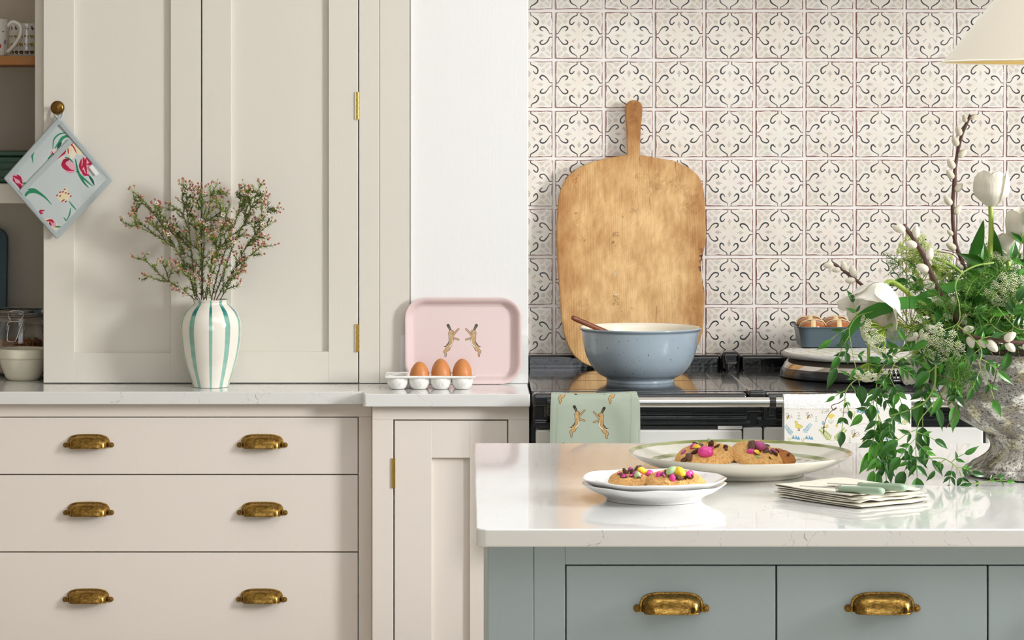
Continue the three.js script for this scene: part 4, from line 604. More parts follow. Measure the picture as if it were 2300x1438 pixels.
// ---------- pot holder hanging from the knob ----------
{
  const z = 0.012, k = PX(z), t = thing('pot_holder', 'pale blue quilted pot holder with tulip print hanging from the brass door knob', 'pot holder', [X(130, z), Y(400, z), z]);
  const q = (u, v, dz = 0) => [(u - 130) * k, (400 - v) * k, dz];
  const fr = (a, b) => [a / 4.637, b / 4.637 + 240], C = [fr(612, 130), fr(1150, 762), fr(594, 1350), fr(66, 745)];   // top, right, bottom, left
  const art = tex(1040, 1240, (c, w, h) => { // 4 texels per photograph pixel, origin at (0, 240)
    c.fillStyle = '#cbd3d3'; c.fillRect(0, 0, w, h); c.scale(4 / 4.637, 4 / 4.637); speck(c, 1250, 1440, 9000, 5, ['#dce3e2', '#b6c1c2'], 0.25);
    c.lineCap = 'round'; const leaf = (p, a, b, col = '#2f8a62') => { const s = spline(p, 140); s.forEach((m, i) => { const tt = i / 140; c.fillStyle = col; c.beginPath(); c.arc(m[0], m[1], lerp(a, b, tt) * (0.35 + Math.sin(tt * Math.PI) * 0.75) / 2 + 1, 0, 7); c.fill(); }); };
    const petal = (x, y, rx, ry, a, col) => { c.save(); c.translate(x, y); c.rotate(a); c.fillStyle = col; c.beginPath(); c.moveTo(0, ry); c.bezierCurveTo(-rx * 1.5, ry * 0.6, -rx, -ry * 0.7, 0, -ry); c.bezierCurveTo(rx, -ry * 0.7, rx * 1.5, ry * 0.6, 0, ry); c.fill(); c.restore(); };
    const R = '#b51f45', P1 = '#e9a9bb', CR = '#ece0b8', DG = '#1c5a4a', stroke = (p, wd, col) => leaf(p, wd, wd, col);
    leaf([[700, 270], [620, 285], [565, 340], [553, 440]], 16, 10); leaf([[725, 300], [660, 320], [620, 370], [575, 430]], 34, 18); leaf([[640, 370], [620, 400], [600, 435]], 30, 20, DG); petal(565, 470, 36, 34, 0.4, '#efd7d2'); stroke([[530, 480], [560, 500], [540, 460]], 9, R); stroke([[550, 490], [500, 545]], 12, '#2f8a62');
    leaf([[355, 455], [338, 500], [345, 585]], 30, 8); petal(180, 775, 62, 80, -0.5, P1); for (const p of [[[130, 720], [170, 735], [215, 760], [232, 800]], [[150, 800], [180, 810], [200, 860]], [[140, 745], [150, 790], [180, 830]], [[180, 710], [210, 740], [220, 790]], [[200, 800], [215, 830], [200, 860]]]) stroke(p, 22, R); stroke([[240, 795], [275, 795]], 12, '#2f8a62');
    leaf([[250, 950], [300, 890], [380, 885], [470, 940], [540, 1015]], 44, 12); leaf([[290, 860], [360, 860], [420, 890]], 22, 12);
    petal(640, 520, 56, 40, 0.3, '#e6d5d2'); for (let i = 0; i < 8; i++) stroke([[590 + i * 12, 550 - i * 8], [606 + i * 12, 510 - i * 9]], 10, R);
    petal(770, 440, 44, 110, 0.18, '#efe7cf'); petal(820, 440, 36, 70, -0.35, CR); petal(725, 450, 28, 62, 0.2, CR); stroke([[740, 380], [770, 420], [800, 480]], 10, R); stroke([[712, 430], [715, 490]], 9, R); stroke([[760, 372], [745, 405]], 12, R);
    leaf([[790, 550], [820, 680], [880, 790], [925, 840]], 24, 14, '#2a7d5c'); leaf([[680, 525], [730, 545], [765, 580]], 16, 9, '#2a7d5c'); leaf([[800, 670], [880, 750], [968, 825]], 22, 12, '#2f8a62'); leaf([[930, 715], [965, 770], [985, 815]], 26, 14, DG);
    petal(725, 625, 62, 80, -0.75, '#e3a4b6'); stroke([[690, 555], [665, 600], [700, 640], [765, 660]], 42, R); stroke([[655, 590], [680, 560], [720, 550]], 30, '#9c1a3c'); petal(745, 615, 30, 52, -0.7, '#e6aebd');
    petal(885, 620, 62, 100, -0.1, '#e9b4c2'); for (const p of [[[850, 550], [840, 620], [870, 690]], [[900, 540], [890, 600], [905, 690]], [[930, 560], [950, 590], [910, 600]], [[870, 530], [880, 580], [860, 640]], [[870, 660], [880, 700], [930, 710]], [[905, 530], [935, 560], [945, 580]]]) stroke(p, 24, R);
    petal(670, 930, 70, 60, -0.4, CR); petal(690, 870, 18, 34, 0.2, CR); for (const [a, b] of [[600, 920], [632, 888], [660, 885], [690, 895], [718, 905], [740, 930], [655, 980], [690, 985], [630, 928], [680, 858], [668, 970]]) stroke([[a - 8, b + 5], [a + 8, b - 4]], 9, '#a3183a'); leaf([[725, 985], [760, 1030], [800, 1075]], 12, 10, '#2f8a62'); leaf([[738, 1055], [728, 1120], [700, 1180]], 12, 10, '#2f8a62'); leaf([[668, 1152], [690, 1180], [705, 1175]], 10, 8, '#2f8a62');
    petal(535, 1220, 54, 84, -0.9, CR); petal(560, 1215, 26, 48, -0.4, '#dfa7bd'); stroke([[465, 1080], [425, 1085], [425, 1110], [450, 1105]], 20, R); stroke([[490, 1185], [540, 1185], [560, 1205]], 22, R); stroke([[520, 1200], [535, 1240]], 18, '#a3183a'); leaf([[580, 1250], [640, 1248]], 18, 10);
    c.strokeStyle = 'rgba(90,100,104,0.75)'; c.lineWidth = 2.5; c.setLineDash([7, 5]); for (const p of [[[608, 186], [104, 745], [590, 1306], [1108, 762], [608, 186]]]) { c.beginPath(); p.forEach((m, i) => c[i ? 'lineTo' : 'moveTo'](...m)); c.stroke(); }
  });
  const uvOf = (p) => [(p[0] / k + 130) / 260, 1 - (400 - p[1] / k - 240) / 310];
  const quad = (c4, n, zf) => { const g = surf(n, n, (a, b) => { const u = lerp(lerp(c4[3][0], c4[0][0], a), lerp(c4[2][0], c4[1][0], a), b), v = lerp(lerp(c4[3][1], c4[0][1], a), lerp(c4[2][1], c4[1][1], a), b), p = q(u, v); p[2] = zf(a, b, p); return p; }); const ps = g.attributes.position, uv = g.attributes.uv; for (let i = 0; i < ps.count; i++) uv.setXY(i, ...uvOf([ps.getX(i), ps.getY(i)])); return g; };
  const cloth = phys({ map: art, roughness: 0.95, bumpMap: weaveOf(5), bumpScale: 0.0003 }), plain = phys({ color: '#c3cdce', roughness: 0.95, bumpMap: weaveOf(8), bumpScale: 0.0003 });
  const puff = (a, b) => 0.0045 * (Math.min(1, a * 6) * Math.min(1, (1 - a) * 6) * Math.min(1, b * 6) * Math.min(1, (1 - b) * 6)) + 0.0007 * N3(a * 5, b * 5, 2);
  part('pad', merge(quad(C, 24, (a, b) => puff(a, b)), quad(C, 4, () => -0.004).scale(1, 1, 1)), cloth, t);
  const pk = [fr(742, 350), fr(1128, 765), fr(594, 1328), fr(216, 898)];
  part('pocket', quad(pk, 24, (a, b) => 0.0058 + 0.0022 * Math.sin(Math.PI * a) * Math.sin(Math.PI * b) + 0.0006 * N3(a * 6, b * 6, 9)), cloth, t);
  const flat = (pts, w, th, n = 30) => { const g = tube(pts.map((p) => V(0, 0, 0).set(...p)), w / 2, n, 12, 'catmullrom'); g.scale(1, 1, th / w); return g; };
  const strip = (a, b, w, zc, th) => { // flattened bias strip from a to b
    const A = V(...q(a[0], a[1])), B = V(...q(b[0], b[1])), L = A.distanceTo(B), g = new RoundedBoxGeometry(L, w, th * 0.66, 3, th * 0.3); g.rotateZ(Math.atan2(B.y - A.y, B.x - A.x)); g.translate((A.x + B.x) / 2, (A.y + B.y) / 2, zc); return g; };
  const Co = [fr(612, 143), fr(1140, 762), fr(594, 1340), fr(76, 745)], e = 0.0125;
  for (let i = 0; i < 4; i++) { const a = Co[i], b = Co[(i + 1) % 4], d = Math.hypot(b[0] - a[0], b[1] - a[1]), ex = 5.4; part('binding', strip([a[0] - (b[0] - a[0]) / d * ex, a[1] - (b[1] - a[1]) / d * ex], [b[0] + (b[0] - a[0]) / d * ex, b[1] + (b[1] - a[1]) / d * ex], e, 0.0018 + i * 0.0003, 0.0125), plain, t); }
  part('pocket_band', strip(fr(745, 350), fr(220, 896), 0.0125, 0.0062, 0.004), plain, t);
  part('care_tag', merge(box(-0.0045, 0.0045, -0.0125, 0.0125, 0, 0.0008, 0.0003).rotateZ(0.66).translate(...q(...fr(985, 662), 0.0098))), std({ color: '#f0f1ee', roughness: 0.9 }), t);
  part('loop', tube([q(...fr(625, 165), 0.001), q(...fr(585, 105), -0.001), q(...fr(560, 60), -0.0045), q(...fr(575, 10), -0.0055), q(...fr(602, -20), -0.0055), q(...fr(635, 10), -0.0055), q(...fr(655, 60), -0.0045), q(...fr(640, 115), 0.0), q(...fr(612, 165), 0.002)], 0.0026, 60, 8), plain, t);
}
// ---------- striped vase with waxflower ----------
const VZ = 0.078, VX = X(473.8, VZ), VK = PX(VZ), VY = TOP + 0.0003;
{
  const t = thing('striped_vase', 'white ceramic vase with vertical sea green stripes holding flowering sprigs', 'vase', [VX, VY, VZ], 0);
  const prof = [[38, 0], [40, 0.4], [41, 3], [43.5, 12], [50.5, 32], [57, 54], [62.5, 76], [67.2, 108], [68.6, 126], [68.4, 138], [66, 152], [58.5, 168], [49, 178.5], [42.5, 184], [39.4, 187], [38.8, 190], [40.4, 194], [40.6, 195.5]].map(([r, y]) => [r * VK, y * VK]);
  const p = spline(prof.map((a) => [a[0], a[1], 0]), 90).map((a) => [a[0], a[1]]), Ht = 195.5 * VK;
  const g = lathe(p, 120), uv = g.attributes.uv, ps = g.attributes.position; for (let i = 0; i < uv.count; i++) uv.setY(i, ps.getY(i) / Ht);
  part('body', g, phys({ roughness: 0.13, clearcoat: 0.8, clearcoatRoughness: 0.05, map: tex(2048, 1024, (c, w, h) => {
    c.fillStyle = '#f4efe3'; c.fillRect(0, 0, w, h); const r = rng(14);
    for (let s = 0; s < 10; s++) { // brushed glaze stripes, denser where the brush was set down
      const x0 = (s + 0.02) * w / 10, wd = 52 + r() * 8;
      for (let y = 0; y < h; y += 3) { const v = y / h, wob = 4 * N3(v * 3, s * 7, 2), pool = Math.exp(-(((v - 0.1 - 0.03 * r()) / 0.045) ** 2)), n = 0.5 + 0.5 * N3(v * 14, s * 3, 5); for (let q = -1; q <= 1; q += 2 / 7) { const str = 0.5 + 0.5 * N3(q * 4 + s * 11, v * 1.6, 8), al = clamp(0.5 + 0.2 * n + 0.22 * str + pool * 0.6 - 0.18 * smooth(0.1, 1, v), 0, 1), k = clamp(pool * 0.9 + 0.2 * n, 0, 1); c.fillStyle = `rgba(${lerp(98, 10, k) | 0},${lerp(170, 120, k) | 0},${lerp(150, 118, k) | 0},${al})`; c.fillRect(x0 + wob + q * wd / 2 - wd / 14, y, wd / 7 + 1, 3); } }
    }
  }) }), t);
  part('neck_lining', lathe([[40.6, 195.5], [39.5, 196.3], [37.5, 195.5], [36.5, 190], [37, 184], [44, 178], [60, 160], [30, 20], [0, 18]].map(([r, y]) => [r * VK, y * VK]), 64), phys({ color: '#f4efe3', roughness: 0.15, clearcoat: 0.6, side: THREE.DoubleSide }), t);
  t.rotation.y = 0;
  t.children[0].rotation.y = 0.02;
}
{
  const stemM = std({ color: '#5a4028', roughness: 0.8 }), leafM = phys({ color: '#586b2a', roughness: 0.6, side: THREE.DoubleSide }), leafM2 = phys({ color: '#8fa33f', roughness: 0.6, side: THREE.DoubleSide }), budM = std({ color: '#ab5f5a', roughness: 0.5 }), budM2 = std({ color: '#c9a886', roughness: 0.5 }), petalM = phys({ color: '#f3e7dc', roughness: 0.7, side: THREE.DoubleSide, transmission: 0.2 }), eyeM = std({ color: '#a3563f', roughness: 0.7 }), cupM = std({ color: '#8d9a3e', roughness: 0.6 });
  const needle = (L) => { const g = new THREE.ConeGeometry(0.0009, L, 4, 1); g.translate(0, L / 2, 0); return clean(g); };
  const nd = [0.006, 0.008, 0.01].map(needle), bud = clean(new THREE.SphereGeometry(0.0021, 8, 6));
  const flowerG = (() => { const a = []; for (let i = 0; i < 5; i++) { const g = new THREE.SphereGeometry(0.0026, 8, 5).scale(1, 0.35, 0.8); g.rotateZ(0.5).translate(0.0036, 0.0042, 0).rotateY(i * 1.2566); a.push(g); } return [merge(a), merge(new THREE.ConeGeometry(0.0027, 0.0052, 10, 1).rotateX(Math.PI).translate(0, 0.0014, 0)), merge(new THREE.SphereGeometry(0.0016, 8, 6).translate(0, 0.004, 0))]; })();
  const up = V(0, 1, 0), orient = (g, p, d, s = 1) => g.clone().applyMatrix4(new THREE.Matrix4().compose(p, new THREE.Quaternion().setFromUnitVectors(up, d.clone().normalize()), V(s, s, s)));
  function waxSprig(label, seed, zs, lines) {
    const r = rng(seed), t = thing('waxflower_sprig', label, 'sprig', [0, 0, 0], 0, 'waxflower sprigs in the striped vase'), st = [], lf = [], lf2 = [], bd = [], fl = [];
    const budTip = (p, d, n, pink) => { for (let i = 0; i < n; i++) { const q = d.clone().add(V((r() - 0.5) * 1.5, (r() - 0.3) * 1.1, (r() - 0.5) * 1.5)).normalize(), L = 0.007 + r() * 0.011, e = p.clone().addScaledVector(q, L); lf2.push(clean(tube([p, p.clone().addScaledVector(q, L * 0.5).add(V(0, -0.0008, 0)), e], 0.0004, 3, 4))); bd.push([orient(bud, e, q, 0.85 + r() * 0.5), r() < pink]); } };
    const extra = []; // short side shoots
    lines.forEach((ln) => { for (let i = 1; i < ln.length; i++) for (let k = 0; k < 2; k++) { if (r() < 0.35) continue; const f = r(), a = lerp(ln[i - 1][0], ln[i][0], f), b = lerp(ln[i - 1][1], ln[i][1], f), dx = ln[i][0] - ln[i - 1][0], dy = ln[i][1] - ln[i - 1][1], l = Math.hypot(dx, dy), sd = r() < 0.5 ? -1 : 1, len = 45 + r() * 70; if (b > 1150 || r() < lines.length * 0.0 + (seed === 1 ? 0.65 : 0.1)) continue; extra.push([[a, b], [a + (dx * 0.6 - sd * dy * 0.55) / l * len * 0.55, b + (dy * 0.6 + sd * dx * 0.55) / l * len * 0.55], [a + (dx * 0.85 - sd * dy * 0.6) / l * len, b + (dy * 0.85 + sd * dx * 0.6) / l * len]]); } });
    [...lines, ...extra].forEach((ln, li) => {
      const n0 = ln.length, main = li === 0;
      const pts = ln.map(([a, b], i) => { const zz = VZ + (zs + (li ? (r() - 0.5) * 0.03 : 0)) * (main ? i / (n0 - 1) : 0.55 + 0.45 * i / (n0 - 1)); return P(a / 4.639 + 270, b / 4.639 + 390, Math.max(0.012, zz)); });
      if (main) pts.unshift(V(VX + (pts[0].x - VX) * 0.3, VY + 0.09, VZ), pts[0].clone().lerp(V(VX, VY + 0.15, VZ), 0.5));
      const c = new THREE.CatmullRomCurve3(pts, false, 'centripetal'), L = c.getLength(), w0 = main ? 0.0015 : 0.0009;
      st.push(tube(pts, (q) => lerp(w0, 0.0005, q), Math.ceil(L / 0.008), 6));
      const N = Math.floor(L / 0.0011);
      for (let i = 0; i < N; i++) {
        const q = i / N; if (main && q * L < 0.115) continue; if (r() < 0.18) continue;
        const p = c.getPointAt(q), d = c.getTangentAt(q), s = V(r() - 0.5, r() - 0.5, r() - 0.5).normalize().cross(d).normalize(), dir = d.clone().multiplyScalar(0.6).addScaledVector(s, 1.0).add(V(0, 0.15, 0));
        (q > 0.6 && r() < 0.6 ? lf2 : lf).push(orient(nd[Math.floor(r() * 3)], p, dir, 0.8 + r() * 0.45));
        if (q > 0.55 && r() < 0.03) budTip(p, dir, 2 + r() * 2 | 0, 0.5);
        if (q > 0.4 && r() < 0.012) fl.push([p.clone().addScaledVector(dir.normalize(), 0.008), dir.clone()]);
      }
      if (li < lines.length || r() < 0.45) budTip(c.getPointAt(0.985), c.getTangentAt(1), 3 + r() * 4 | 0, 0.55); if (r() < 0.3) fl.push([c.getPointAt(0.93).add(V(0.004, 0.002, 0.003)), c.getTangentAt(0.93).add(V((r() - 0.5), 0.3, r() * 0.8))]);
    });
    part('stem', merge(st), stemM, t); tag(part('leaf', merge(lf), leafM, t), null, null, null, 'stuff'); if (lf2.length) tag(part('young_leaf', merge(lf2), leafM2, t), null, null, null, 'stuff');
    for (const k of [true, false]) { const l = bd.filter((b) => b[1] === k).map((b) => b[0]); if (l.length) tag(part(k ? 'pink_bud' : 'pale_bud', merge(l), k ? budM : budM2, t), null, null, null, 'stuff'); }
    for (const [p, d] of fl) { const f = part('flower', flowerG[0], petalM, t); f.position.copy(p); f.quaternion.setFromUnitVectors(up, d.normalize()); part('calyx', flowerG[1], cupM, f); part('flower_eye', flowerG[2], eyeM, f); }
  }
  waxSprig('lowest waxflower sprig, arching far left out of the striped vase', 1, 0.03, [[[760, 1300], [620, 1190], [510, 1130], [420, 1060], [320, 960], [250, 900], [150, 880]], [[510, 1130], [400, 1110], [290, 1070]], [[510, 1130], [480, 1020], [435, 920]]]);
  waxSprig('forked waxflower sprig leaning to the upper left, its bud tips the outermost on that side', 2, 0.0, [[[790, 1310], [730, 1100], [660, 930], [580, 790], [480, 720], [380, 650], [260, 590], [170, 540], [120, 550]], [[580, 790], [500, 640], [420, 510], [330, 400], [250, 290], [140, 190]], [[380, 650], [230, 530], [150, 450]], [[480, 720], [400, 600], [300, 520]], [[420, 510], [380, 400], [400, 350]], [[330, 400], [230, 310], [165, 335]]]);
  waxSprig('upright waxflower sprig left of centre ending in one thin green tip', 3, -0.015, [[[800, 1300], [770, 1050], [740, 800], [720, 600], [700, 400], [690, 250], [688, 110]], [[740, 800], [640, 680], [560, 560], [430, 480], [350, 400]], [[720, 600], [650, 430], [540, 340]], [[700, 450], [760, 330], [755, 210]], [[700, 400], [650, 280], [655, 200]], [[640, 680], [560, 640], [500, 560]]]);
  waxSprig('tallest central waxflower sprig crowned with dark pink buds', 4, 0.02, [[[850, 1320], [860, 1000], [875, 700], [890, 500], [930, 350], [940, 240], [930, 130]], [[890, 500], [850, 380], [830, 230]], [[900, 500], [990, 440], [1060, 380], [1075, 300]], [[940, 240], [990, 190], [1030, 180]], [[1060, 380], [1010, 350], [1008, 310]], [[850, 380], [800, 290], [870, 240]]]);
  waxSprig('bushy waxflower sprig behind the central stem, with many short side shoots', 5, -0.04, [[[870, 1320], [850, 1000], [820, 800], [790, 600], [760, 450], [700, 330]], [[820, 800], [700, 700], [620, 600], [580, 500]], [[850, 1000], [740, 880], [640, 800], [600, 700]], [[790, 600], [850, 520], [880, 560]], [[760, 1000], [680, 960], [600, 970]], [[800, 700], [900, 600], [950, 550]]]);
  waxSprig('waxflower sprig right of centre rising to white flowers', 6, -0.03, [[[950, 1320], [1000, 1100], [1060, 900], [1110, 760], [1170, 600], [1220, 440], [1250, 300], [1250, 150]], [[1110, 760], [1080, 600], [1100, 450], [1140, 320]], [[1220, 440], [1300, 330], [1350, 200]], [[1060, 900], [1000, 760], [1060, 560]], [[1170, 600], [1110, 540], [1060, 520]]]);
  waxSprig('waxflower sprig spreading to the far right with pale round buds', 7, 0.01, [[[1000, 1320], [1100, 1150], [1200, 980], [1290, 800], [1400, 640], [1490, 480], [1560, 370], [1610, 400]], [[1400, 640], [1480, 590], [1560, 520]], [[1200, 980], [1350, 860], [1480, 750]], [[1400, 640], [1400, 560], [1405, 490]], [[1490, 480], [1470, 400], [1480, 340]], [[1350, 860], [1300, 900], [1290, 980]], [[1290, 800], [1370, 690], [1440, 650]]]);
  waxSprig('leafy waxflower sprig at the upper right topped by the largest white flower cluster', 8, -0.02, [[[980, 1310], [1090, 1000], [1200, 700], [1300, 500], [1370, 350], [1430, 200], [1470, 110]], [[1300, 500], [1310, 400], [1390, 240], [1480, 230]], [[1200, 700], [1270, 560], [1350, 510]], [[1370, 350], [1300, 260], [1260, 140]], [[1370, 350], [1450, 300], [1470, 280]], [[1430, 200], [1380, 170], [1330, 180]]]);
  waxSprig('short waxflower sprig in the middle of the bunch with open flowers', 9, 0.05, [[[900, 1320], [930, 1100], [960, 950], [1040, 780], [1050, 640], [1080, 560]], [[960, 950], [950, 900], [970, 860]], [[1040, 780], [960, 720], [920, 640]], [[1040, 780], [1100, 700], [1150, 630]], [[930, 1100], [980, 1000], [985, 960]]]);
  waxSprig('shortest waxflower sprig, low over the right of the vase rim', 10, 0.03, [[[1040, 1320], [1110, 1200], [1180, 1070], [1270, 1020]], [[1110, 1200], [1180, 1180], [1225, 1160]], [[1080, 1250], [1070, 1120], [1090, 940]], [[1110, 1200], [1140, 1100], [1200, 1090]]]);
  waxSprig('small waxflower sprig low over the left of the vase rim', 11, 0.035, [[[830, 1315], [770, 1230], [700, 1190], [690, 1240]], [[770, 1230], [760, 1160], [720, 1060]], [[800, 1280], [790, 1180], [770, 1080]], [[880, 1310], [900, 1200], [930, 1130]], [[960, 1310], [930, 1220], [920, 1170]], [[700, 1190], [640, 1210], [600, 1220]]]);
}
// ---------- pink tray ----------
{
  const z = 0.017, k = PX(z), w = 262 * k, h = 195 * k, R = 46 * k, t = thing('serving_tray', 'pale pink tray with two boxing hares standing on edge against the wall', 'tray', [X(1040.5, z), TOP + 0.0006, 0.022]);
  const ring = (ins, zz) => { const q = [], n = 12, r = Math.max(0.002, R - ins), x = w / 2 - R, y0 = R, y1 = h - R; for (const [cx, cy, st] of [[x, y0, -Math.PI / 2], [x, y1, 0], [-x, y1, Math.PI / 2], [-x, y0, Math.PI]]) for (let i = 0; i <= n; i++) { const a = st + i / n * Math.PI / 2; q.push([cx + Math.cos(a) * r, cy + Math.sin(a) * r, zz]); } q.push(q[0]); return q; };
  const lv = [[0.0215, -0.0172], [0.0165, -0.0168], [0.0135, -0.0145], [0.0085, -0.004], [0.0035, -0.0015], [0.0006, -0.001], [0, 0], [0.0006, 0.001], [0.0035, 0.0009], [0.007, -0.0004], [0.0105, -0.003], [0.0145, -0.012], [0.0175, -0.0143], [0.0225, -0.0152]].map((a) => ring(...a)), n = lv[0].length - 1;
  const pink = phys({ color: '#e6cfcd', roughness: 0.3, clearcoat: 0.35, clearcoatRoughness: 0.15, side: THREE.DoubleSide });
  part('rim', surf(n, lv.length - 1, (u, v) => lv[Math.round(v * (lv.length - 1))][Math.round(u * n)]), pink, t);
  const ins = 0.0224, fs = rrect(-w / 2 + ins, w / 2 - ins, ins, h - ins, R - ins), base = (zz) => { const g = new THREE.ShapeGeometry(fs, 16).translate(0, 0, zz), p = g.attributes.position; for (let i = 0; i < p.count; i++) g.attributes.uv.setXY(i, p.getX(i) / w + 0.5, p.getY(i) / h); return g; };
  part('base', merge(base(-0.0152), base(-0.0172)), phys({ roughness: 0.3, clearcoat: 0.35, clearcoatRoughness: 0.15, side: THREE.DoubleSide, map: tex(1536, 1144, (c, W0) => { const s = W0 / 262; c.fillStyle = '#e6cfcd'; c.fillRect(0, 0, W0, W0); hare(c, (1013 - 909.5) * s, (765.5 - 667.5) * s, 70 * s, false); hare(c, (1063.5 - 909.5) * s, (765.5 - 667.5) * s, 70 * s, true); }) }), t);
  t.rotation.x = -0.016;
}
// ---------- egg tray and eggs ----------
{
  const z0 = 0.1335, k = PX(z0), sp = 48.3 * k, x0 = X(893.5, z0), dz = 0.0455, ry = 0.0295, t = thing('egg_tray', 'white ceramic egg tray for eight eggs, in front of the pink tray', 'egg tray', [x0, TOP + 0.0004, z0]);
  const rim = rrect(-0.0285, 3 * sp + 0.0285, -0.0275, dz + 0.0275, 0.014); for (let i = 0; i < 4; i++) for (let j = 0; j < 2; j++) { const h = new THREE.Path(); h.absarc(i * sp, j * dz, 0.0205, 0, Math.PI * 2); rim.holes.push(h); }
  part('rim', extrude(rim, 0.004, 0.0015, 3, 20).rotateX(-Math.PI / 2).translate(0, ry - 0.004, 0), M.ceramic, t);
  part('lip', merge(tube([[-0.0275, ry - 0.0014, 0.026], [1.5 * sp, ry - 0.0006, 0.0268], [3 * sp + 0.0275, ry - 0.0014, 0.026]], 0.0022, 30, 8), tube([[-0.0275, ry - 0.0004, -dz - 0.026], [3 * sp + 0.0275, ry - 0.0004, -dz - 0.026]], 0.0022, 10, 8), ...[-0.0275, 3 * sp + 0.0275].map((x) => tube([[x, ry - 0.001, 0.0262], [x, ry - 0.0005, -dz - 0.0262]], 0.0022, 10, 8))), M.ceramic, t);
  const cup = lathe([[0, 0], [0.0135, 0.0], [0.0155, 0.0006], [0.0205, 0.006], [0.0235, 0.0135], [0.0242, 0.02], [0.0245, ry - 0.003], [0.0205, ry - 0.001], [0.0205, 0.02], [0.0175, 0.0085], [0.0105, 0.0045], [0, 0.004]], 40);
  const rel = (a, y) => { const s = [[0.0155, 0.0006], [0.0205, 0.006], [0.0235, 0.0135], [0.0242, 0.02], [0.0245, 0.0265]]; let r = 0.0242; for (let i = 0; i < 4; i++) if (y >= s[i][1] && y <= s[i + 1][1]) r = lerp(s[i][0], s[i + 1][0], (y - s[i][1]) / (s[i + 1][1] - s[i][1])); const an = a / 0.024; return [Math.sin(an) * (r + 0.0002), y, Math.cos(an) * (r + 0.0002)]; };
  const relief = merge([[[0, 0.007], [-0.0045, 0.01], [-0.0042, 0.015], [0, 0.0185], [0.0042, 0.015], [0.0045, 0.01], [0, 0.007]], [[0, 0.0085], [-0.002, 0.012], [0, 0.017], [0.002, 0.012], [0, 0.0085]], [[-0.0075, 0.017], [-0.007, 0.011], [0, 0.0065], [0.007, 0.011], [0.0075, 0.017]]].map((l) => tube(l.map((p) => rel(...p)), 0.0005, 24, 5)));
  for (let j = 0; j < 2; j++) for (let i = 0; i < 4; i++) { const c = part('cup', cup, M.ceramic, t); c.position.set(i * sp, 0, -j * dz); if (!j) part('tulip_relief', relief, M.ceramic, c); }
  const eggG = lathe(Array.from({ length: 33 }, (_, i) => { const a = i / 32 * Math.PI, y = -Math.cos(a), r = Math.sin(a) * (1 - 0.13 * y - 0.02 * y * y); return [r * 0.0212, y * 0.0282 + 0.0282]; }), 40);
  const shell = phys({ roughness: 0.42, bumpMap: field(128, 128, (u, v) => 0.5 + 0.5 * tileNoise(u, v, 50), [3, 3]), bumpScale: 0.00012, map: tex(256, 256, (c, w, h) => { c.fillStyle = '#cd8347'; c.fillRect(0, 0, w, h); speck(c, w, h, 1200, 3, ['#b9692f', '#de9a60', '#c47a3e'], 0.25); }) });
  const eggs = [[1, 0, -0.004, 'brown egg alone in the second cup from the left of the white egg tray'], [2, 0, 0, 'middle brown egg in the front row of the egg tray'], [3, 0, 0, 'right-hand brown egg in the front row of the egg tray'], [2, 1, 0.003, 'brown egg in the back row, behind the middle front egg'], [3, 1, 0.003, 'brown egg in the back row, behind the right front egg']];
  eggs.forEach(([i, j, dy, label], n) => { const e = single('egg', eggG, shell, label, 'egg', 'brown eggs in the white tray'); e.position.set(x0 + i * sp + (n % 2 ? 0.0006 : -0.0004), TOP + 0.0058 + dy * 0.4, z0 - j * dz); e.rotation.set(0.02 * (n - 2), n, 0.03 * (n % 3 - 1)); });
}
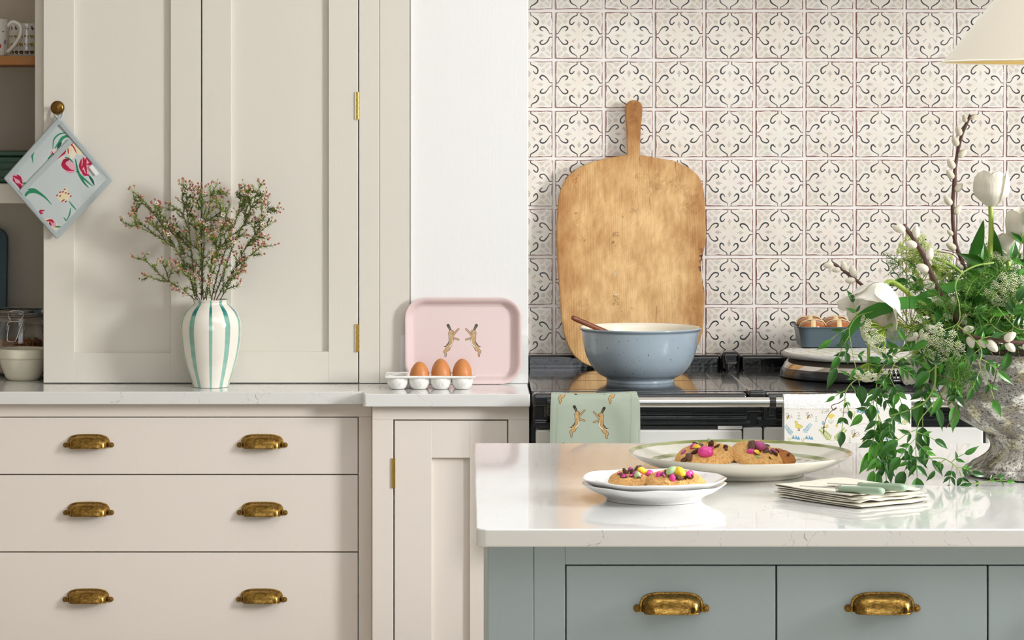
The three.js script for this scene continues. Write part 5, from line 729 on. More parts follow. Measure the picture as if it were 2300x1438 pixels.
// ---------- on the island: platter, plates, cookies ----------
{
  const z = 1.693, cx = X(1663, z), t = thing('platter', 'large round cream platter with olive green painted rings, holding cookies', 'platter', [cx, TOP + 0.0003, z]);
  const sm = (p, n) => spline(p.map((a) => [a[0], a[1], 0]), n).map((a) => [a[0], a[1]]);
  part('underside', lathe([[0, 0.002], [0.099, 0.002], [0.101, 0], [0.106, 0.0], [0.108, 0.003], ...sm([[0.11, 0.0065], [0.13, 0.0105], [0.16, 0.0205], [0.18, 0.031], [0.1865, 0.0365], [0.1872, 0.038]], 30)], 120), M.cream, t);
  const art = tex(2048, 512, (c, w, h) => { // u round the rim, v from the rim (0) to the centre (1)
    c.fillStyle = '#ece6d6'; c.fillRect(0, 0, w, h); const r = rng(8);
    const band = (v, wd, seed) => { for (let x = 0; x < w; x += 2) { const u = x / w * 6.283, n = N3(Math.cos(u) * 3 + seed, Math.sin(u) * 3, 1), m = N3(Math.cos(u) * 9, Math.sin(u) * 9, seed), dk = clamp(0.5 + n * 1.1, 0, 1); for (let k = -2; k <= 2; k++) { c.fillStyle = `rgba(${lerp(150, 96, dk) | 0},${lerp(160, 112, dk) | 0},${lerp(58, 24, dk) | 0},${clamp(0.55 + 0.4 * dk + 0.2 * N3(k, x * 0.01, seed), 0.2, 0.95)})`; c.fillRect(x, (v + 0.006 * m) * h + (k - 0.5) * wd * h / 5, 2, wd * h / 5 + 1); } } };
    band(0.018, 0.035, 2); band(0.2, 0.06, 7);
    for (let i = 0; i < 34; i++) { const x = (i + 0.3 * r()) * w / 34, y = h * (0.31 + 0.03 * Math.sin(i)); c.fillStyle = `rgba(${110 + r() * 60 | 0},${116 + r() * 40 | 0},60,0.75)`; c.beginPath(); c.ellipse(x, y, 13 + r() * 8, 9 + r() * 4, r() * 2, 0, 7); c.fill(); c.beginPath(); c.ellipse(x + 22, y + 26, 8, 7, 0, 0, 7); c.fill(); }
  });
  const ip = sm([[0.1872, 0.038], [0.1862, 0.0378], [0.178, 0.0325], [0.155, 0.0215], [0.13, 0.0142], [0.105, 0.0112], [0.06, 0.0102], [0.0005, 0.01]], 60), g = lathe(ip, 120), uv = g.attributes.uv, ps = g.attributes.position;
  for (let i = 0; i < uv.count; i++) uv.setY(i, Math.hypot(ps.getX(i), ps.getZ(i)) / 0.1872);
  part('inside', g, phys({ map: art, roughness: 0.14, clearcoat: 0.7, clearcoatRoughness: 0.07, side: THREE.DoubleSide }), t);
}
function sidePlate(y0, label, seed) {
  const z = 2.02, t = thing('side_plate', label, 'plate', [X(1468, z), y0, z], 0, 'stacked white side plates');
  const wav = (g) => { const p = g.attributes.position; for (let i = 0; i < p.count; i++) { const x = p.getX(i), zz = p.getZ(i), r = Math.hypot(x, zz), a = Math.atan2(zz, x) + seed, k = smooth(0.075, 0.113, r); p.setY(i, p.getY(i) + k * (0.0006 * Math.sin(a * 9) + 0.0007 * Math.sin(a * 5 + 1))); const q = 1 + k * 0.01 * Math.sin(a * 9 + 1); p.setX(i, x * q); p.setZ(i, zz * q); } g.computeVertexNormals(); return g; };
  part('plate', wav(mergeVertices(lathe(spline([[0, 0.0015, 0], [0.068, 0.0014, 0], [0.0705, 0, 0], [0.0745, 0.0002, 0], [0.076, 0.003, 0], [0.083, 0.0075, 0], [0.1, 0.0155, 0], [0.1115, 0.0232, 0], [0.1135, 0.0252, 0], [0.1125, 0.0262, 0], [0.11, 0.0255, 0], [0.098, 0.0185, 0], [0.085, 0.0115, 0], [0.075, 0.0072, 0], [0.05, 0.006, 0], [0, 0.006, 0]], 90).map((a) => [a[0], a[1]]), 108))), phys({ color: '#f4f3f1', roughness: 0.14, clearcoat: 0.7, clearcoatRoughness: 0.06, side: THREE.DoubleSide }), t);
}
sidePlate(TOP + 0.0003, 'lower of the two stacked white plates with wavy rims', 0);
sidePlate(TOP + 0.0088, 'upper white wavy-rimmed plate carrying two cookies', 1.3);

M.dough = phys({ roughness: 0.85, map: tex(512, 512, (c, w, h) => { c.fillStyle = '#dcab68'; c.fillRect(0, 0, w, h); const r = rng(17); for (let i = 0; i < 1500; i++) { c.fillStyle = ['rgba(176,116,52,0.22)', 'rgba(232,184,116,0.22)', 'rgba(150,88,34,0.16)'][Math.floor(r() * 3)]; c.beginPath(); c.ellipse(r() * w, r() * h, 2 + r() * 12, 2 + r() * 10, r() * 3, 0, 7); c.fill(); } for (let i = 0; i < 90; i++) { let x = r() * w, y = r() * h, a = r() * 6; c.strokeStyle = 'rgba(128,72,26,0.5)'; c.lineWidth = 1.5; c.beginPath(); c.moveTo(x, y); for (let k = 0; k < 6; k++) { a += (r() - 0.5) * 1.5; x += Math.cos(a) * 8; y += Math.sin(a) * 8; c.lineTo(x, y); } c.stroke(); } }), bumpMap: field(256, 256, (u, v) => 0.5 + 0.4 * tileNoise(u, v, 26) + 0.35 * tileNoise(u, v, 60, 4) - 0.5 * smooth(0.16, 0.0, Math.abs(tileNoise(u, v, 15, 8)))), bumpScale: 0.0012 });
const choc = phys({ color: '#5a3524', flatShading: true, roughness: 0.45 }), candy = { pink: '#d6328c', yellow: '#f0c51e', green: '#a9c28c', mauve: '#b24a86' };
const shellM = Object.fromEntries(Object.entries(candy).map(([k, c]) => [k, phys({ color: c, roughness: 0.35, clearcoat: 0.4, clearcoatRoughness: 0.25 })]));
const innerM = phys({ color: '#f2e6d6', roughness: 0.5 });
function cookie(label, x, y, z, r, seed, tilt, bits, dark) {
  const q = rng(seed), t = thing('cookie', label, 'cookie', [x, y, z], 0, 'baked cookies with candy egg pieces'); t.rotation.set(tilt[0], tilt[2] ?? 0, tilt[1]);
  const Hh = r * 0.36, hgt = (a, v) => { const rr = v, cr = 0.9 + 0.16 * fbm(Math.cos(a) * rr * 3 + seed, Math.sin(a) * rr * 3, seed, 3); return Hh * (1 - Math.pow(rr, 4.6)) ** 0.55 * cr + 0.0012 * N3(Math.cos(a) * rr * 9, Math.sin(a) * rr * 9, seed); };
  const rad = (a) => r * (1 + 0.05 * N3(Math.cos(a) * 1.6 + seed * 2, Math.sin(a) * 1.6, 1));
  const top = surf(64, 18, (u, v) => { const a = -u * Math.PI * 2, e = Math.pow(v, 0.8); return [Math.cos(a) * rad(a) * e, Math.max(0.001, hgt(a, e)), Math.sin(a) * rad(a) * e]; }, (u, v) => { const a = -u * Math.PI * 2; return [0.5 + 0.42 * v * Math.cos(a) + seed * 0.13, 0.5 + 0.42 * v * Math.sin(a) + seed * 0.37]; });
  const bot = surf(48, 3, (u, v) => { const a = u * Math.PI * 2; return [Math.cos(a) * rad(a) * (1 - v), v ? 0 : 0.001, Math.sin(a) * rad(a) * (1 - v)]; });
  part('dough', merge(top, bot), dark ? M.doughDark : M.dough, t);
  const on = (bx, bz) => { const a = Math.atan2(bz, bx), rr = Math.hypot(bx, bz); return hgt(a, Math.min(rr, 0.98)); };
  for (const [kind, bx, bz, s, lift = 0.3] of bits) {
    const p = [bx * r, on(bx, bz) + s * lift, bz * r];
    if (kind === 'chunk') { const g = new THREE.DodecahedronGeometry(s, 0).scale(1.3, 0.3 + q() * 0.35, 0.8), ps = g.attributes.position; for (let i = 0; i < ps.count; i++) { const k = 1 + 0.3 * N3(ps.getX(i) * 300, ps.getY(i) * 300, ps.getZ(i) * 300 + seed); ps.setXYZ(i, ps.getX(i) * k, ps.getY(i) * k, ps.getZ(i) * k); } g.computeVertexNormals(); const m = part('chocolate_chunk', g, choc, t); m.position.set(...p); m.rotation.set(q() * 3, q() * 3, q() * 3); }
    else if (kind.endsWith('_egg')) { const m = part('candy_egg', new THREE.SphereGeometry(s, 28, 18).scale(1.35, 1, 1), shellM[kind.slice(0, -4)], t); m.position.set(...p); m.rotation.set(0, q() * 3, (q() - 0.5) * 0.6); }
    else { // broken half shell
      const g = sub('candy_piece', t); g.position.set(...p); g.rotation.set(q() * 2.4 - 0.6, q() * 6, q() * 1.6 - 0.5);
      part('shell', new THREE.SphereGeometry(s, 18, 8, 0, Math.PI * 2, 0, 1.25).scale(1.3, 1, 1), Object.assign(shellM[kind], { side: THREE.DoubleSide }), g); part('filling', new THREE.SphereGeometry(s * 0.88, 16, 8, 0, Math.PI * 2, 0, 1.3).scale(1.3, 0.95, 1), q() < 0.6 ? choc : innerM, g);
    }
  }
  return t;
}
M.doughDark = M.dough.clone(); M.doughDark.color.set('#d8b48c');
{
  const bits = (seed, n, list = [], spread = 0.6, cz = 0) => { const q = rng(seed), o = [...list], k = ['chunk', 'pink', 'chunk', 'yellow', 'chunk', 'mauve', 'green']; for (let i = 0; i < n; i++) { const a = q() * 6.28, r = Math.sqrt(q()) * spread; o.push([k[i % k.length], Math.cos(a) * r, cz + Math.sin(a) * r * 0.8, 0.0028 + q() * 0.0034]); } return o; };
  const pz = 2.02, py = TOP + 0.0152, at = (u, z) => X(u, z);
  cookie('cookie at the left on the small white plate, piled with chocolate and pink crumbs', at(1424, 2.005), py + 0.009, 1.995, 0.041, 3, [0.2, 0.04], bits(41, 26, [['chunk', 0.2, -0.1, 0.008, 0.9], ['yellow', 0.3, 0.1, 0.006, 0.9], ['pink', -0.35, 0.35, 0.0045], ['chunk', 0.0, 0.1, 0.006, 0.6], ['pink', 0.6, 0.1, 0.006]], 0.6));
  cookie('cookie topped with a whole yellow candy egg on the small white plate', at(1519, 2.035), py + 0.0095, 2.03, 0.0475, 5, [0.2, -0.03], bits(42, 24, [['yellow_egg', 0.08, 0.15, 0.0095, 0.8], ['green', -0.15, 0.1, 0.0095, 0.7], ['pink', 0.4, 0.1, 0.007, 0.6], ['pink', -0.15, 0.42, 0.006], ['chunk', 0.1, 0.45, 0.006], ['chunk', 0.42, 0.3, 0.006], ['pink', -0.6, 0.1, 0.005], ['chunk', -0.25, 0.2, 0.005]], 0.5, 0.1));
  const fz = 1.7, fy = TOP + 0.0115;
  cookie('cookie with a whole bright pink candy egg at the left of the big platter', at(1585, fz), fy + 0.0155, 1.70, 0.052, 7, [0.26, 0.12], bits(43, 16, [['pink_egg', 0.0, 0.5, 0.0098, 0.5], ['chunk', -0.55, 0.5, 0.009], ['chunk', -0.15, -0.05, 0.009, 0.6], ['chunk', 0.22, -0.1, 0.009, 0.7], ['yellow', -0.25, 0.1, 0.007, 0.7], ['chunk', -0.35, 0.2, 0.008], ['chunk', -0.75, 0.55, 0.007]], 0.75));
  cookie('plain-edged cookie lying behind the pink egg cookie on the platter', at(1655, 1.64), fy + 0.009, 1.632, 0.04, 9, [0.12, 0], bits(44, 6));
  cookie('cookie leaning at the centre right of the platter, beside loose candy pieces', at(1697, fz), fy + 0.0165, 1.70, 0.046, 11, [0.36, -0.2], bits(45, 12, [['chunk', -0.25, 0.0, 0.0105, 0.7], ['mauve', 0.05, -0.1, 0.0095, 0.7], ['chunk', 0.3, 0.0, 0.007], ['yellow', -0.1, 0.35, 0.006]], 0.7));
  cookie('small browner cookie at the right end of the cookies on the platter', at(1745, 1.68), fy + 0.0115, 1.668, 0.033, 13, [0.3, -0.1], bits(46, 4, [['chunk', -0.7, -0.2, 0.009, 0.6]]), true);
  const loose = [['pink', 1633, 0.0095, 1.762, 'pink candy egg half lying between the platter cookies'], ['green', 1656, 0.0085, 1.758, 'pale green candy egg half on the platter'], ['yellow', 1672, 0.0065, 1.778, 'yellow candy shell piece in front of the leaning cookie'], ['yellow', 1733, 0.0062, 1.765, 'yellow candy shell piece at the right of the leaning cookie'], ['pink', 1762, 0.0085, 1.755, 'pink candy shell piece at the far right of the platter'], ['mauve', 1742, 0.006, 1.752, 'mauve candy crumb under the brown cookie']];
  for (const [k, u, s, z, label] of loose) { const t = thing('candy_egg_piece', label, 'candy', [at(u, z), TOP + 0.0128 + (Math.hypot(at(u, z) - at(1663, 1.693), z - 1.693) > 0.1 ? 0.0015 : 0), z], u); part('shell', new THREE.SphereGeometry(s, 20, 10, 0, Math.PI * 2, 0, Math.PI / 2).scale(1.35, 1, 1), shellM[k], t); part('filling', new THREE.CylinderGeometry(s * 0.96, s * 0.9, 0.0012, 20).scale(1.35, 1, 1), choc, t); }
}
// ---------- napkins and knives ----------
{
  const linen = (c) => phys({ color: c, roughness: 0.95, bumpMap: weaveOf(30), bumpScale: 0.0003, sheen: 0.2 });
  function napkin(label, x, y, z, turn, n, len, deep, c, seed) { // folded back and forth: layers show at the cut end, loops at the two sides
    const path = [], g = 0.0027; for (let i = 0; i < n; i++) { const y = 0.002 + i * g, a = i % 2 ? [len, 0] : [0, len], sh = (N3(i * 2.3, seed) * 0.012); path.push([a[0] + sh + (i % 2 ? -0.004 : 0.004), y], [lerp(a[0], a[1], 0.35) + sh, y + 0.0004 * Math.sin(i)], [lerp(a[0], a[1], 0.7) + sh, y], [a[1] + sh + (i % 2 ? 0.003 : -0.003), y]); if (i < n - 1) path.push([a[1] + sh + (i % 2 ? -0.0025 : 0.0025), y + g / 2]); }
    const t = thing('napkin', label, 'napkin', [x, y, z], turn, 'folded linen napkins');
    part('cloth', drape(path, 0, deep, 0.0018, { nx: 26, np: n * 26, off: (u, tt) => [0.008 * N3(tt * 5 + seed, u * 2, 1), (0.0024 * N3(u * 5 + seed, tt * 5, 3) + 0.004 * Math.max(0, N3(u * 3, tt * 4 + seed, 7))) * smooth(0.1, 1, tt) + 0.0022 * smooth(0.15, 1, tt) * tt, 0.009 * N3(u * 3.3, tt * 6, seed)] }), linen(c), t);
    return t;
  }
  napkin('lower cream linen napkin, folded, on the island', 0.489, TOP + 0.0004, 1.99, 0.63, 3, 0.188, 0.15, '#e2dcca', 2.2);
  napkin('upper folded cream linen napkin carrying the two green-handled knives', 0.486, TOP + 0.0098, 1.978, 0.6, 3, 0.18, 0.145, '#e2dcca', 6.1);
  const handleM = phys({ color: '#8fa58b', roughness: 0.3, clearcoat: 0.4, clearcoatRoughness: 0.15 });
  function knife(label, a, b, seed) { // a = end of the handle, b = blade tip
    const d = b.clone().sub(a), L = d.length(), t = thing('knife', label, 'knife', a.toArray()); t.quaternion.setFromUnitVectors(V(1, 0, 0), d.normalize());
    const hl = 0.078, pr = spline([[0, 0, 0], [0.0006, 0.0045, 0], [0.004, 0.0072, 0], [0.014, 0.008, 0], [0.045, 0.0072, 0], [0.072, 0.0062, 0], [hl, 0.0056, 0], [hl, 0, 0]], 50).map((p) => [Math.max(0, p[1]), p[0]]);
    part('handle', lathe(pr, 36).rotateZ(-Math.PI / 2).scale(1, 0.78, 1.15), handleM, t);
    part('ferrule', place(new THREE.CylinderGeometry(0.0052, 0.0056, 0.006, 24), hl + 0.0025, 0, 0, 0, 0, -Math.PI / 2), M.steel, t);
    const s = shapeOf(spline([[hl + 0.004, -0.004, 0], [hl + 0.03, -0.0085, 0], [L - 0.02, -0.0095, 0], [L - 0.004, -0.006, 0], [L, 0.001, 0], [L - 0.01, 0.0062, 0], [hl + 0.03, 0.006, 0], [hl + 0.004, 0.004, 0]], 40));
    part('blade', extrude(s, 0.0013, 0.0004, 2).rotateX(-Math.PI / 2), M.steel, t); return t;
  }
  const nk = (u, v, y) => P(u, v, ZT(v, y));
  knife('front butter knife with sage green handle on the napkins', nk(1985, 1104, TOP + 0.0275), nk(1797, 1092.5, TOP + 0.0235), 1);
  knife('rear butter knife with sage green handle, half hidden by the front one', nk(2036, 1096, TOP + 0.0275), nk(1858, 1087, TOP + 0.0235), 2);
}
// ---------- pendant lamp ----------
{
  const z = 1.8, y0 = Y(140, z), cx = 1.05, R = cx - X(2120, z), t = thing('pendant_lamp', 'cream conical fabric pendant lampshade hanging over the island', 'lamp', [cx, y0, z]), Hs = 0.25, Rt = R - Hs * 115 / 140;
  const fab = phys({ color: '#f0e7d3', roughness: 0.9, bumpMap: weaveOf(6), bumpScale: 0.0002, transmission: 0.25, side: THREE.DoubleSide });
  part('shade', lathe([[R, 0], [Rt, Hs]], 96), fab, t);
  part('lining', lathe([[Rt - 0.003, Hs - 0.001], [R - 0.0032, 0.001]], 96), std({ color: '#d9b867', metalness: 0.3, roughness: 0.4, side: THREE.DoubleSide }), t);
  part('trim', merge(lathe([[R + 0.0006, -0.0006], [R + 0.001, 0.0008], [R - 0.001, 0.0022], [R - 0.003, 0.0014], [R + 0.0006, -0.0006]], 96), lathe([[Rt + 0.0016, Hs - 0.004], [Rt + 0.001, Hs + 0.001], [Rt - 0.003, Hs], [Rt + 0.0016, Hs - 0.004]], 48)), phys({ color: '#efe6d2', roughness: 0.9 }), t);
  part('frame', merge(...[0, 1, 2].map((i) => tube([[0, Hs - 0.01, 0], [Math.cos(i * 2.094) * (Rt - 0.003), Hs - 0.004, Math.sin(i * 2.094) * (Rt - 0.003)]], 0.0012, 2, 6)), place(new THREE.CylinderGeometry(0.016, 0.018, 0.06, 24), 0, Hs - 0.02, 0)), M.brass, t);
  part('cord', place(new THREE.CylinderGeometry(0.003, 0.003, RY - y0 - Hs - 0.03, 12), 0, Hs + (RY - y0 - Hs - 0.03) / 2, 0), std({ color: '#d8cdb8', roughness: 0.8 }), t);
  part('ceiling_rose', lathe([[0, RY - y0 - 0.035], [0.03, RY - y0 - 0.035], [0.05, RY - y0 - 0.02], [0.055, RY - y0 - 0.0005], [0, RY - y0 - 0.0005]], 40), M.brass, t);
}
// ---------- stone urn ----------
const UZ = 1.7, UX = X(2330, UZ), UK = PX(UZ), UY = TOP + 0.0003, G = (u, v, dz = 0) => P(u, v, UZ + dz);
{
  const t = thing('stone_urn', 'weathered grey stone urn on a foot, filled with white tulips and greenery', 'urn', [UX, UY, UZ]);
  const prof = spline([[0.0, 0.001, 0], [0.115, 0.001, 0], [0.121, 0.004, 0], [0.1225, 0.009, 0], [0.1195, 0.0135, 0], [0.1135, 0.0155, 0], [0.1105, 0.0195, 0], [0.1, 0.0255, 0], [0.0885, 0.033, 0], [0.0795, 0.0425, 0], [0.0775, 0.05, 0], [0.0795, 0.0565, 0], [0.0845, 0.0625, 0], [0.086, 0.0665, 0], [0.084, 0.0695, 0], [0.0885, 0.072, 0], [0.102, 0.078, 0], [0.129, 0.0935, 0], [0.1505, 0.116, 0], [0.1612, 0.13, 0], [0.1632, 0.1365, 0], [0.159, 0.1425, 0], [0.154, 0.149, 0], [0.1515, 0.17, 0], [0.1535, 0.19, 0], [0.158, 0.197, 0], [0.1595, 0.203, 0], [0.157, 0.2075, 0], [0.15, 0.209, 0], [0.146, 0.203, 0], [0.143, 0.16, 0]], 150).map((p) => [Math.max(0, p[0]), p[1]]);
  const g = mergeVertices(lathe(prof, 150)), p = g.attributes.position, nr = g.attributes.normal;
  for (let i = 0; i < p.count; i++) { const x = p.getX(i), y = p.getY(i), z = p.getZ(i), n = 0.0005 * fbm(x * 28, y * 28, z * 28, 3) - 0.0006 * Math.max(0, N3(x * 90, y * 90, z * 90) - 0.35) * 3, k = y < 0.003 ? 0 : 1; p.setXYZ(i, x + nr.getX(i) * n * k, y + nr.getY(i) * n * k, z + nr.getZ(i) * n * k); }
  g.computeVertexNormals(); const uv = g.attributes.uv; for (let i = 0; i < uv.count; i++) { uv.setY(i, p.getY(i) / 0.25); }
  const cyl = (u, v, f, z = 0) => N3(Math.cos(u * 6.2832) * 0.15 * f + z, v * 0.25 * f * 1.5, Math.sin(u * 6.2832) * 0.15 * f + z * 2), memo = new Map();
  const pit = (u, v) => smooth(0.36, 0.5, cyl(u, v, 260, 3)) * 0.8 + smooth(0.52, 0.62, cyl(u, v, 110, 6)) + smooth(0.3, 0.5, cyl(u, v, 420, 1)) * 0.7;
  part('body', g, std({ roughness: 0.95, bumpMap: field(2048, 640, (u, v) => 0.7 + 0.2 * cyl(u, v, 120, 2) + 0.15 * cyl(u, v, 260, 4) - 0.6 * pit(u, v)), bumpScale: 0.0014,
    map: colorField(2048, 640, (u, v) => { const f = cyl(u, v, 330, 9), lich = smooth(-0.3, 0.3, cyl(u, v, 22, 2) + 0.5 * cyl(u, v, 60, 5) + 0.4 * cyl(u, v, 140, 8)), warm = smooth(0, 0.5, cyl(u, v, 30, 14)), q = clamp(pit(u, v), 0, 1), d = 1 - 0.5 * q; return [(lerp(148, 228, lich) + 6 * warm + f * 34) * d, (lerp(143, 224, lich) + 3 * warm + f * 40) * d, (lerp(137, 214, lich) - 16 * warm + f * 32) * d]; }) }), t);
  const mo = part('dark_core', surf(48, 10, (u, v) => { const a = -u * Math.PI * 2, r = 0.146 * v; return [Math.cos(a) * r, 0.185 + 0.045 * (1 - v * v) + 0.008 * fbm(Math.cos(a) * r * 50, Math.sin(a) * r * 50, 1, 3), Math.sin(a) * r]; }), std({ color: '#2a2416', roughness: 1 }), t); mo.userData.kind = 'stuff';  // unseen filling, coloured dark for the shaded core of the bunch
}
// ---------- flower arrangement ----------
const GM = {
  leaf: [['#2f6b17', 0.33], ['#468623', 0.3], ['#255915', 0.36]].map(([c, r]) => phys({ color: c, roughness: r, transmission: 0.1, side: THREE.DoubleSide })),
  tulipLeaf: phys({ color: '#43922c', roughness: 0.42, transmission: 0.14, side: THREE.DoubleSide, bumpMap: field(256, 64, (u, v) => 0.5 + 0.5 * Math.sin(u * 150), [1, 1]), bumpScale: 0.0004 }),
  stem: std({ color: '#7fa03c', roughness: 0.5 }), tulipStem: phys({ color: '#a5bf4e', roughness: 0.4, transmission: 0.1 }), twig: std({ color: '#50342a', roughness: 0.65 }), vine: std({ color: '#86a04c', roughness: 0.6 }), dry: std({ color: '#5a4636', roughness: 0.9 }),
  petal: phys({ color: '#e6e2d6', roughness: 0.5, transmission: 0.28, side: THREE.DoubleSide, bumpMap: field(128, 64, (u, v) => 0.5 + 0.5 * Math.sin(u * 60 + Math.sin(v * 6)), [1, 1]), bumpScale: 0.0001 }),
  catkin: phys({ color: '#d3ccba', roughness: 1, sheen: 0.4, bumpMap: field(128, 128, (u, v) => 0.5 + 0.6 * tileNoise(u, v, 60), [1, 1]), bumpScale: 0.0003 }), ray: std({ color: '#93b03a', roughness: 0.6 }), floret: std({ color: '#ecebd2', roughness: 0.8 }), floretGreen: std({ color: '#bfcc72', roughness: 0.8 }), fern: phys({ color: '#507e20', roughness: 0.6, side: THREE.DoubleSide }),
};
const UPV = V(0, 1, 0), quatUp = (d) => new THREE.Quaternion().setFromUnitVectors(UPV, d.clone().normalize());
const ori = (g, p, q, s = 1) => g.clone().applyMatrix4(new THREE.Matrix4().compose(p, q, Array.isArray(s) ? V(...s) : V(s, s, s)));
// tulip: axis along +y from its base
function petalGeo(Hp, R, open, k) {
  return surf(16, 18, (s, t) => {
    const q = (s - 0.5) * 2, half = (1.02 - 0.12 * k) * Math.pow(Math.max(0, 1 - Math.pow(t, 3.4)), 0.55) * (0.55 + 0.45 * smooth(0, 0.3, t)), a = q * half;
    const r = R * ((0.12 + 0.88 * Math.sqrt(smooth(-0.05, 0.42, t))) * (1 - 0.2 * smooth(0.6, 1, t) * (1 - open * 2.2)) + open * 0.9 * t * t) * (1 + 0.04 * k) + 0.0015 * q * q * t, y = Hp * (t - 0.32 * open * t * t) + 0.0015 * Math.cos(q * 5) * t;
    return [Math.sin(a) * r, y, Math.cos(a) * r * (1 + 0.05 * (1 - q * q))];
  });
}
function tulip(label, base, axis, Hp, R, open, stemPts, turn = 0) {
  const t = thing('white_tulip', label, 'tulip', [0, 0, 0]), q = quatUp(axis);
  for (let i = 0; i < 6; i++) { const m = part('petal', petalGeo(Hp * (i % 2 ? 1 : 0.96), R * (i % 2 ? 1 : 0.9), open * (i % 2 ? 1 : 0.8) + 0.03 * (i % 3), i % 2), GM.petal, t); m.position.copy(base); m.quaternion.copy(q).multiply(new THREE.Quaternion().setFromAxisAngle(UPV, turn + i * Math.PI / 3)); }
  if (stemPts) part('stem', tube([base.clone().addScaledVector(axis.clone().normalize(), 0.002), ...stemPts], (k) => 0.0042 + 0.0008 * k, 24, 10), GM.tulipStem, t);
}
tulip('tallest upright white tulip, standing clear against the tiles', G(2225, 463, -0.02), V(0.02, 1, 0.02), 0.062, 0.0285, 0.0, [G(2226, 520, -0.02), G(2221, 590, -0.02), G(2208, 650, -0.01), G(2200, 730, 0)], 0.4);
tulip('white tulip at the right edge of the picture', G(2304, 548, -0.01), V(-0.05, 1, 0.05), 0.062, 0.03, 0.03, [G(2302, 600, -0.01), G(2290, 680, -0.01), G(2280, 760, 0)], 0.1);
tulip('white tulip half hidden behind leaves between the two taller tulips', G(2264, 584, -0.06), V(-0.15, 1, -0.1), 0.048, 0.027, 0.15, [G(2268, 640, -0.05), G(2275, 740, -0.03)], 0.8);
tulip('wide open white tulip drooping over the left side of the arrangement', G(1985, 642, 0.06), V(-0.38, -0.72, 0.5), 0.084, 0.034, 0.62, [G(1998, 632, 0.05), G(2030, 650, 0.045), G(2070, 690, 0.04), G(2150, 750, 0.01)], 0.25);
tulip('hanging white tulip below the foliage, left of the urn', G(2056, 796, 0.06), V(-0.02, -1, 0.15), 0.052, 0.021, 0.05, [G(2062, 775, 0.06), G(2090, 760, 0.05), G(2160, 780, 0.01)], 0.2);
// broad strap leaves of the tulips
function strap(label, pts, w, face, twist = 0, fold = 0.25) {
  const c = new THREE.CatmullRomCurve3(pts, false, 'centripetal'), g = surf(10, 36, (s, t) => { const p = c.getPointAt(t), d = c.getTangentAt(t), n = face.clone().applyAxisAngle(d, twist * t), side = d.clone().cross(n).normalize(), up = side.clone().cross(d).normalize(), q = (s - 0.5) * 2, ww = w / 2 * Math.pow(Math.sin(Math.PI * Math.min(1, 0.12 + t * 0.88)), 0.7) * (1 - 0.15 * t); return p.addScaledVector(side, q * ww).addScaledVector(up, fold * ww * q * q + 0.0012 * Math.sin(t * 9 + q)); });
  single('tulip_leaf', g, GM.tulipLeaf, label, 'leaf', 'broad tulip leaves in the urn');
}
strap('long arching tulip leaf sweeping left in front of the drooping tulip', [G(2112, 688, 0.05), G(2055, 682, 0.07), G(2000, 690, 0.085), G(1950, 708, 0.095), G(1914, 740, 0.1), G(1889, 786, 0.1)], 0.03, V(0.1, 0.6, 0.8), 0.35);
strap('upright pointed tulip leaf beside the tallest tulip stem', [G(2200, 700, -0.03), G(2186, 640, -0.035), G(2190, 570, -0.035), G(2209, 492, -0.03)], 0.034, V(0.3, 0.1, 1), 0.2);
strap('second upright tulip leaf, right of the tallest stem', [G(2222, 640, -0.04), G(2238, 590, -0.04), G(2236, 540, -0.035), G(2222, 500, -0.03)], 0.026, V(-0.5, 0.1, 1), -0.4);
strap('pale tulip leaf lying behind the long arching leaf', [G(2230, 640, 0.02), G(2170, 640, 0.035), G(2110, 656, 0.05), G(2040, 676, 0.055)], 0.026, V(0, 0.7, 0.7), 0.2);
strap('short tulip leaf at the centre curling down behind the willow stem', [G(2180, 690, 0.03), G(2130, 690, 0.06), G(2106, 720, 0.075), G(2102, 770, 0.08)], 0.026, V(0, 0.5, 0.9), -0.3);

// pussy willow
const catG = (() => { const g = new THREE.SphereGeometry(0.0058, 16, 12), p = g.attributes.position; for (let i = 0; i < p.count; i++) { const y = p.getY(i) / 0.0058, k = (1 - 0.22 * y) * (1 + 0.06 * N3(p.getX(i) * 700, p.getY(i) * 700, p.getZ(i) * 700)); p.setXYZ(i, p.getX(i) * k * 0.92, p.getY(i) * 1.45 + 0.0078, p.getZ(i) * k * 0.92); } g.computeVertexNormals(); return g; })();
function willow(label, pts, w0, w1, cats, seed) {
  const r = rng(seed), t = thing('pussy_willow', label, 'branch', [0, 0, 0], 0, 'pussy willow branches in the urn'), c = new THREE.CatmullRomCurve3(pts, false, 'centripetal');
  part('branch', tube(pts, (q) => lerp(w0, w1, q) * (1 + 0.12 * N3(q * 30, seed)), 60, 9), GM.twig, t);
  cats.forEach(([q, side, s = 1]) => { const p = c.getPointAt(q), d = c.getTangentAt(q), n = V(-d.y, d.x, 0.35 * (r() - 0.2)).multiplyScalar(side).normalize(), dir = d.clone().multiplyScalar(0.85).addScaledVector(n, 0.75), m = part('catkin', catG, GM.catkin, t); m.position.copy(p).addScaledVector(n, lerp(w0, w1, q) * 0.7); m.quaternion.copy(quatUp(dir)); m.scale.setScalar(s * (0.92 + 0.16 * r())); });
}
